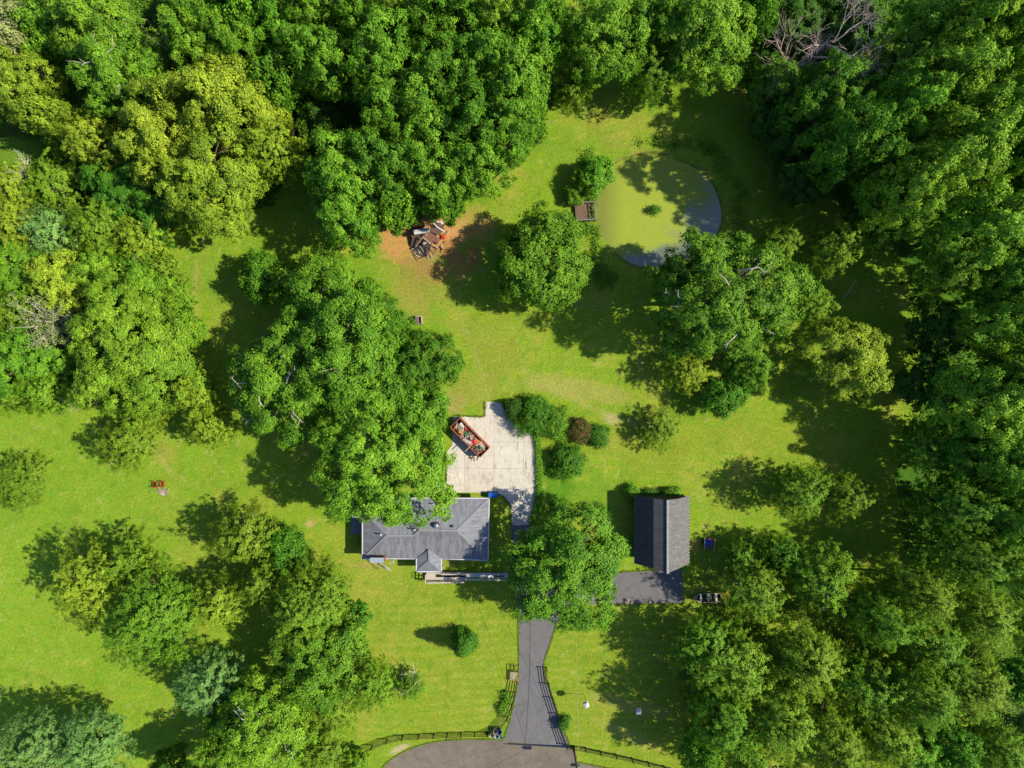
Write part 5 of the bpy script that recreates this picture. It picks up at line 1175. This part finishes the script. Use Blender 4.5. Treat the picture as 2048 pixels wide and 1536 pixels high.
# ================================================================= GARDEN CHAIRS
M_REDCH = mat('chair_red', col(190, 84, 44), .6, .15); M_ORCH = mat('chair_seat', col(226, 140, 50), .6, .15); M_BRCH = mat('chair_brown', col(120, 96, 50), .7, .2)
def chair(px, py, rz, lab, ms, mbk):
    l = P(px, py); t = thing('garden_chair', lab, 'chair', l, R_(rz), 'garden chairs on the west lawn')
    mb = MB()
    for k in range(5): mb.box((0.24 - .12 * k, 0, .40 - .02 * k), (.1, .56, .025))
    mb.build('seat', ms, t); mb = MB()
    for k in range(5): mb.bar((-.26, -.24 + .12 * k, .32), (-.48, -.26 + .13 * k, 1.0), .1, .025, (1, 0, 0))
    mb.build('backrest', mbk, t)
    for s in (-1, 1):
        MB().box((.0, s * .36, .6), (.72, .12, .03)).build('armrest', mbk, t)
        for x in (-.3, .28): MB().box((x, s * .33, .29), (.06, .05, .58)).build('leg', mbk, t)
chair(327, 967, 180, 'orange red garden chair on the west lawn above the dead shrub', M_ORCH, M_REDCH)
chair(312, 968, 175, 'brown and red garden chair left of the orange one on the west lawn', M_BRCH, M_REDCH)

# ================================================================= WOODEN BOX, CART, BOAT
l = P(839, 641); bx = thing('wooden_box', 'small open topped weathered wooden box on the lawn by the great cluster', 'wooden box', l, R_(4))
for x, y, dx, dy in ((-.38, 0, .1, 1.1), (.38, 0, .12, 1.1), (0, .5, .7, .1), (0, -.5, .7, .1)): MB().box((x, y, .42), (dx, dy, .84)).build('side_panel', M_WOOD if x > 0 or y > 0 else M_WOODG, bx)
MB().box((-.12, 0, .55), (.3, .9, .04), Matrix.Rotation(.25, 3, 'Y')).build('inner_board', M_WOODB, bx); MB().box((0, 0, .06), (.7, .9, .05)).build('floor', M_BLACK, bx)

l = P(1416, 1087); ct = thing('wooden_cart', 'small wooden cart holding a blue tarp, right of the barn', 'cart', l, R_(-3))
MB().box((0, 0, .5), (1.25, 1.35, .08)).build('bed', M_WOODB, ct)
for s in (-1, 1):
    MB().box((s * .68, .05, .72), (.1, 1.75, .14)).build('side_rail', M_WOOD, ct)
    MB().tube([(s * .78, .3, .3), (s * .86, .3, .3)], .3, 18).build('wheel', M_BLACK, ct)
MB().box((0, .78, .66), (1.2, .08, .26)).build('headboard', mat('red_board', col(180, 100, 80), .8), ct)
MB().box((0, -.62, .62), (1.2, .06, .16)).build('tailboard', M_WOODG, ct)
o = crumple(.82, .8, .34, 31, 9).build('tarp', mat('blue_tarp', col(30, 100, 225), .35, .12, 5)); p = P(1415.5, 1084, .6); o.location = (p.x, p.y, .58); tag(o, 'crumpled bright blue tarp lying in the wooden cart', 'tarp')

l = P(1411, 1193); bt = thing('rowing_boat', 'old open rowing boat with three thwarts at the end of the drive spur', 'boat', l, R_(1)); L_, W_ = 3.9, 1.22
M_HULL = mat('boat_hull', col(236, 236, 226), .6, .25, 4)
def bx_(t): # half width along length, bow at -x
    return W_ / 2 * min(1, (1 - max(0, (.42 - t) / .42) ** 2.0)) * (1 if t < .7 else 1 - .15 * (t - .7) / .3)
vs, fs = [], []; ns = 16; ring = 7
for i in range(ns + 1):
    t = i / ns; w_ = max(.03, bx_(t)); x = (t - .5) * L_
    for k in range(ring):
        a = -1 + 2 * k / (ring - 1); vs.append((x, w_ * math.copysign(abs(a) ** .6, a) if a else 0, .08 + .5 * abs(a) ** 2.5 + .12 * (1 - t) ** 2))
for i in range(ns):
    for k in range(ring - 1): fs.append((i * ring + k, i * ring + k + 1, (i + 1) * ring + k + 1, (i + 1) * ring + k))
fs.append(tuple(ns * ring + k for k in range(ring)))
hull = MB().add(vs, fs).build('hull', mat('boat_inside', col(84, 92, 60), .8, .4, 5), bt)
hull.modifiers.new('thickness', 'SOLIDIFY').thickness = .03
for s in (-1, 1): MB().tube([((i / ns - .5) * L_, s * max(.03, bx_(i / ns)), .6 + .12 * (1 - i / ns) ** 2) for i in range(ns + 1)], .035, 6).build('gunwale', M_HULL, bt)
for x in (-.75, .25, 1.35): MB().box((x, 0, .5), (.26, 2 * bx_(x / L_ + .5) - .04, .05)).build('thwart', mat('thwart_paint', col(244, 238, 236), .7, .25, 8), bt)
MB().bar((L_ / 2, -.5, .55), (L_ / 2, .5, .55), .06, .1).build('transom', M_HULL, bt)

# ================================================================= COLLAPSED SHED
l = P(858, 485); sh = thing('collapsed_shed', 'collapsed shed of dark broken roof panels and splintered beams on bare dirt', 'shed', l); SH0 = Vector((l.x, l.y, 0))
def s3(px, py, z): return P(px, py, z) - SH0
M_PAN = mat('rotten_roof', col(122, 98, 86), .9, .3, 2.5, stretch=(1, 5, 1)); M_PAN2 = mat('rotten_roof_red', col(150, 106, 88), .9, .3, 3, stretch=(4, 1, 1)); M_PAN3 = mat('tar_paper', col(62, 58, 62), .8, .4, 3)
for poly, m_ in [([(827, 465, 1.2), (842, 468, 1.5), (833, 494, .5), (821, 492, .3)], M_PAN), ([(863, 452, 1.3), (884, 462, .9), (880, 472, .6), (859, 462, 1.0)], M_PAN), ([(858, 462, 1.35), (880, 478, .7), (876, 488, .4), (850, 471, 1.1)], M_PAN2),
                 ([(846, 470, 1.7), (868, 478, 1.1), (866, 487, .7), (848, 479, 1.3)], M_PAN2), ([(836, 478, 1.05), (864, 487, .75), (858, 506, .3), (828, 500, .2)], M_PAN3), ([(844, 450, .9), (851, 448, 1.0), (843, 461, .7), (838, 460, .6)], M_PAN),
                 ([(868, 446, .6), (881, 446, .6), (888, 460, .4), (872, 453, .5)], M_PAN), ([(836, 500, .25), (858, 503, .3), (852, 514, .15), (832, 510, .15)], M_PAN3)]:
    MB().slab([s3(*p) for p in poly], .08).build('roof_panel', m_, sh)
rs = random.Random(8)
for k in range(26):
    a = (rs.uniform(826, 872), rs.uniform(470, 508)); an = rs.choice([-.75, .85, .6, -.4]) + rs.gauss(0, .2); L2 = rs.uniform(7, 24)
    z_ = max(.3, 1.75 - abs(a[1] - 468) / 30 - abs(a[0] - 850) / 30)
    MB().bar(s3(a[0], a[1], z_), s3(a[0] + L2 * math.cos(an), a[1] + L2 * math.sin(an), z_ * .7), .07, .06).build('beam', rs.choice([M_WOOD, M_WOODG, M_WOODB]), sh)
MB().bar(s3(831, 494, .7), s3(845, 474, 1.95), .12, .1).build('rafter', M_WOOD, sh); MB().bar(s3(845, 474, 1.98), s3(862, 488, 1.5), .1, .1).build('rafter', M_WOOD, sh)
MB().box(s3(850, 486, 1.35), (.55, .3, .1), .6).build('rafter_block', M_WOOD, sh)
# white appliance / sheet and others on the wreck
p = P(843, 462, 1.9); fz = thing('white_cabinet', 'long white rusty-ended cabinet lying across the collapsed shed', 'cabinet', (p.x, p.y, 1.45), R_(10))
MB().box((0, 0, .22), (2.1, .58, .4)).build('body', mat('white_enamel', col(232, 232, 236), .4, .08, 3), fz, bevel=.02); MB().bar((-1.0, .1, .445), (1.0, .1, .445), .03, .02).build('seam', M_DARK, fz); MB().box((1.06, 0, .22), (.03, .5, .34)).build('end_panel', mat('rust_end', col(220, 170, 130), .7), fz)
def wht(pts, lab, wd=.22, name='white_timber'):
    a = P(*pts[0]); t = thing(name, lab, 'frame', a)
    for q0, q1 in zip(pts[:-1], pts[1:]): MB().bar(P(*q0) - a, P(*q1) - a, wd, .07).build('bar', M_WHITE, t)
wht([(866, 443, .7), (883, 443.5, .7), (886, 448, .6)], 'white frame piece at the north tip of the collapsed shed')
wht([(866, 445, .75), (874, 454, .7), (889, 463, .5)], 'long white board edging the east side of the collapsed shed', .16, 'white_board')
rubble('shed_debris', 60, 2.6, 2.4, .02, .25, lambda x, y, z: P(858, 482) + Vector((x, y, z)), [col(150, 120, 100), col(90, 80, 76), col(200, 180, 150), col(60, 56, 58), col(220, 214, 208)], 'splinters and scraps scattered round the collapsed shed', seed=9, long=.9, smax=.35)
o = crumple(.6, .6, .3, 44).build('discarded_cloth', cm('red_plastic', 225, 70, 56)); v = P(886, 474, .2); o.location = (v.x, v.y, .15); tag(o, 'red plastic sheet lying east of the collapsed shed', 'plastic sheet')
o = crumple(.9, .5, .3, 45).build('discarded_cloth', cm('dark_red_plastic', 190, 40, 50)); v = P(836, 456, .8); o.location = (v.x, v.y, .55); tag(o, 'dark red sheet at the collapsed shed\'s northwest side', 'plastic sheet')
# rocks by the drive
rs = random.Random(4); M_ROCK = mat('rock', col(190, 170, 150), .9, .2)
for px, py, r, lab in [(1253, 1203, .36, 'tan rock at the south edge of the drive spur, left one'), (1264, 1205, .30, 'tan rock at the south edge of the drive spur, right beside the left one'), (1300, 1204, .26, 'tan rock at the south edge of the drive spur, farthest right'), (1231, 226, .3, 'small pale stone on the lawn north of the pond')][:3]:
    l = P(px, py); mb = MB().lathe([(r * .9, 0), (r, r * .3), (r * .75, r * .6), (r * .3, r * .75)], 9); mb.v = [(x * rs.uniform(.85, 1.15), y * rs.uniform(.8, 1.1), z) for x, y, z in mb.v]; o = mb.build('rock', M_ROCK, loc=l); tag(o, lab, 'rock', 'rocks edging the drive spur')
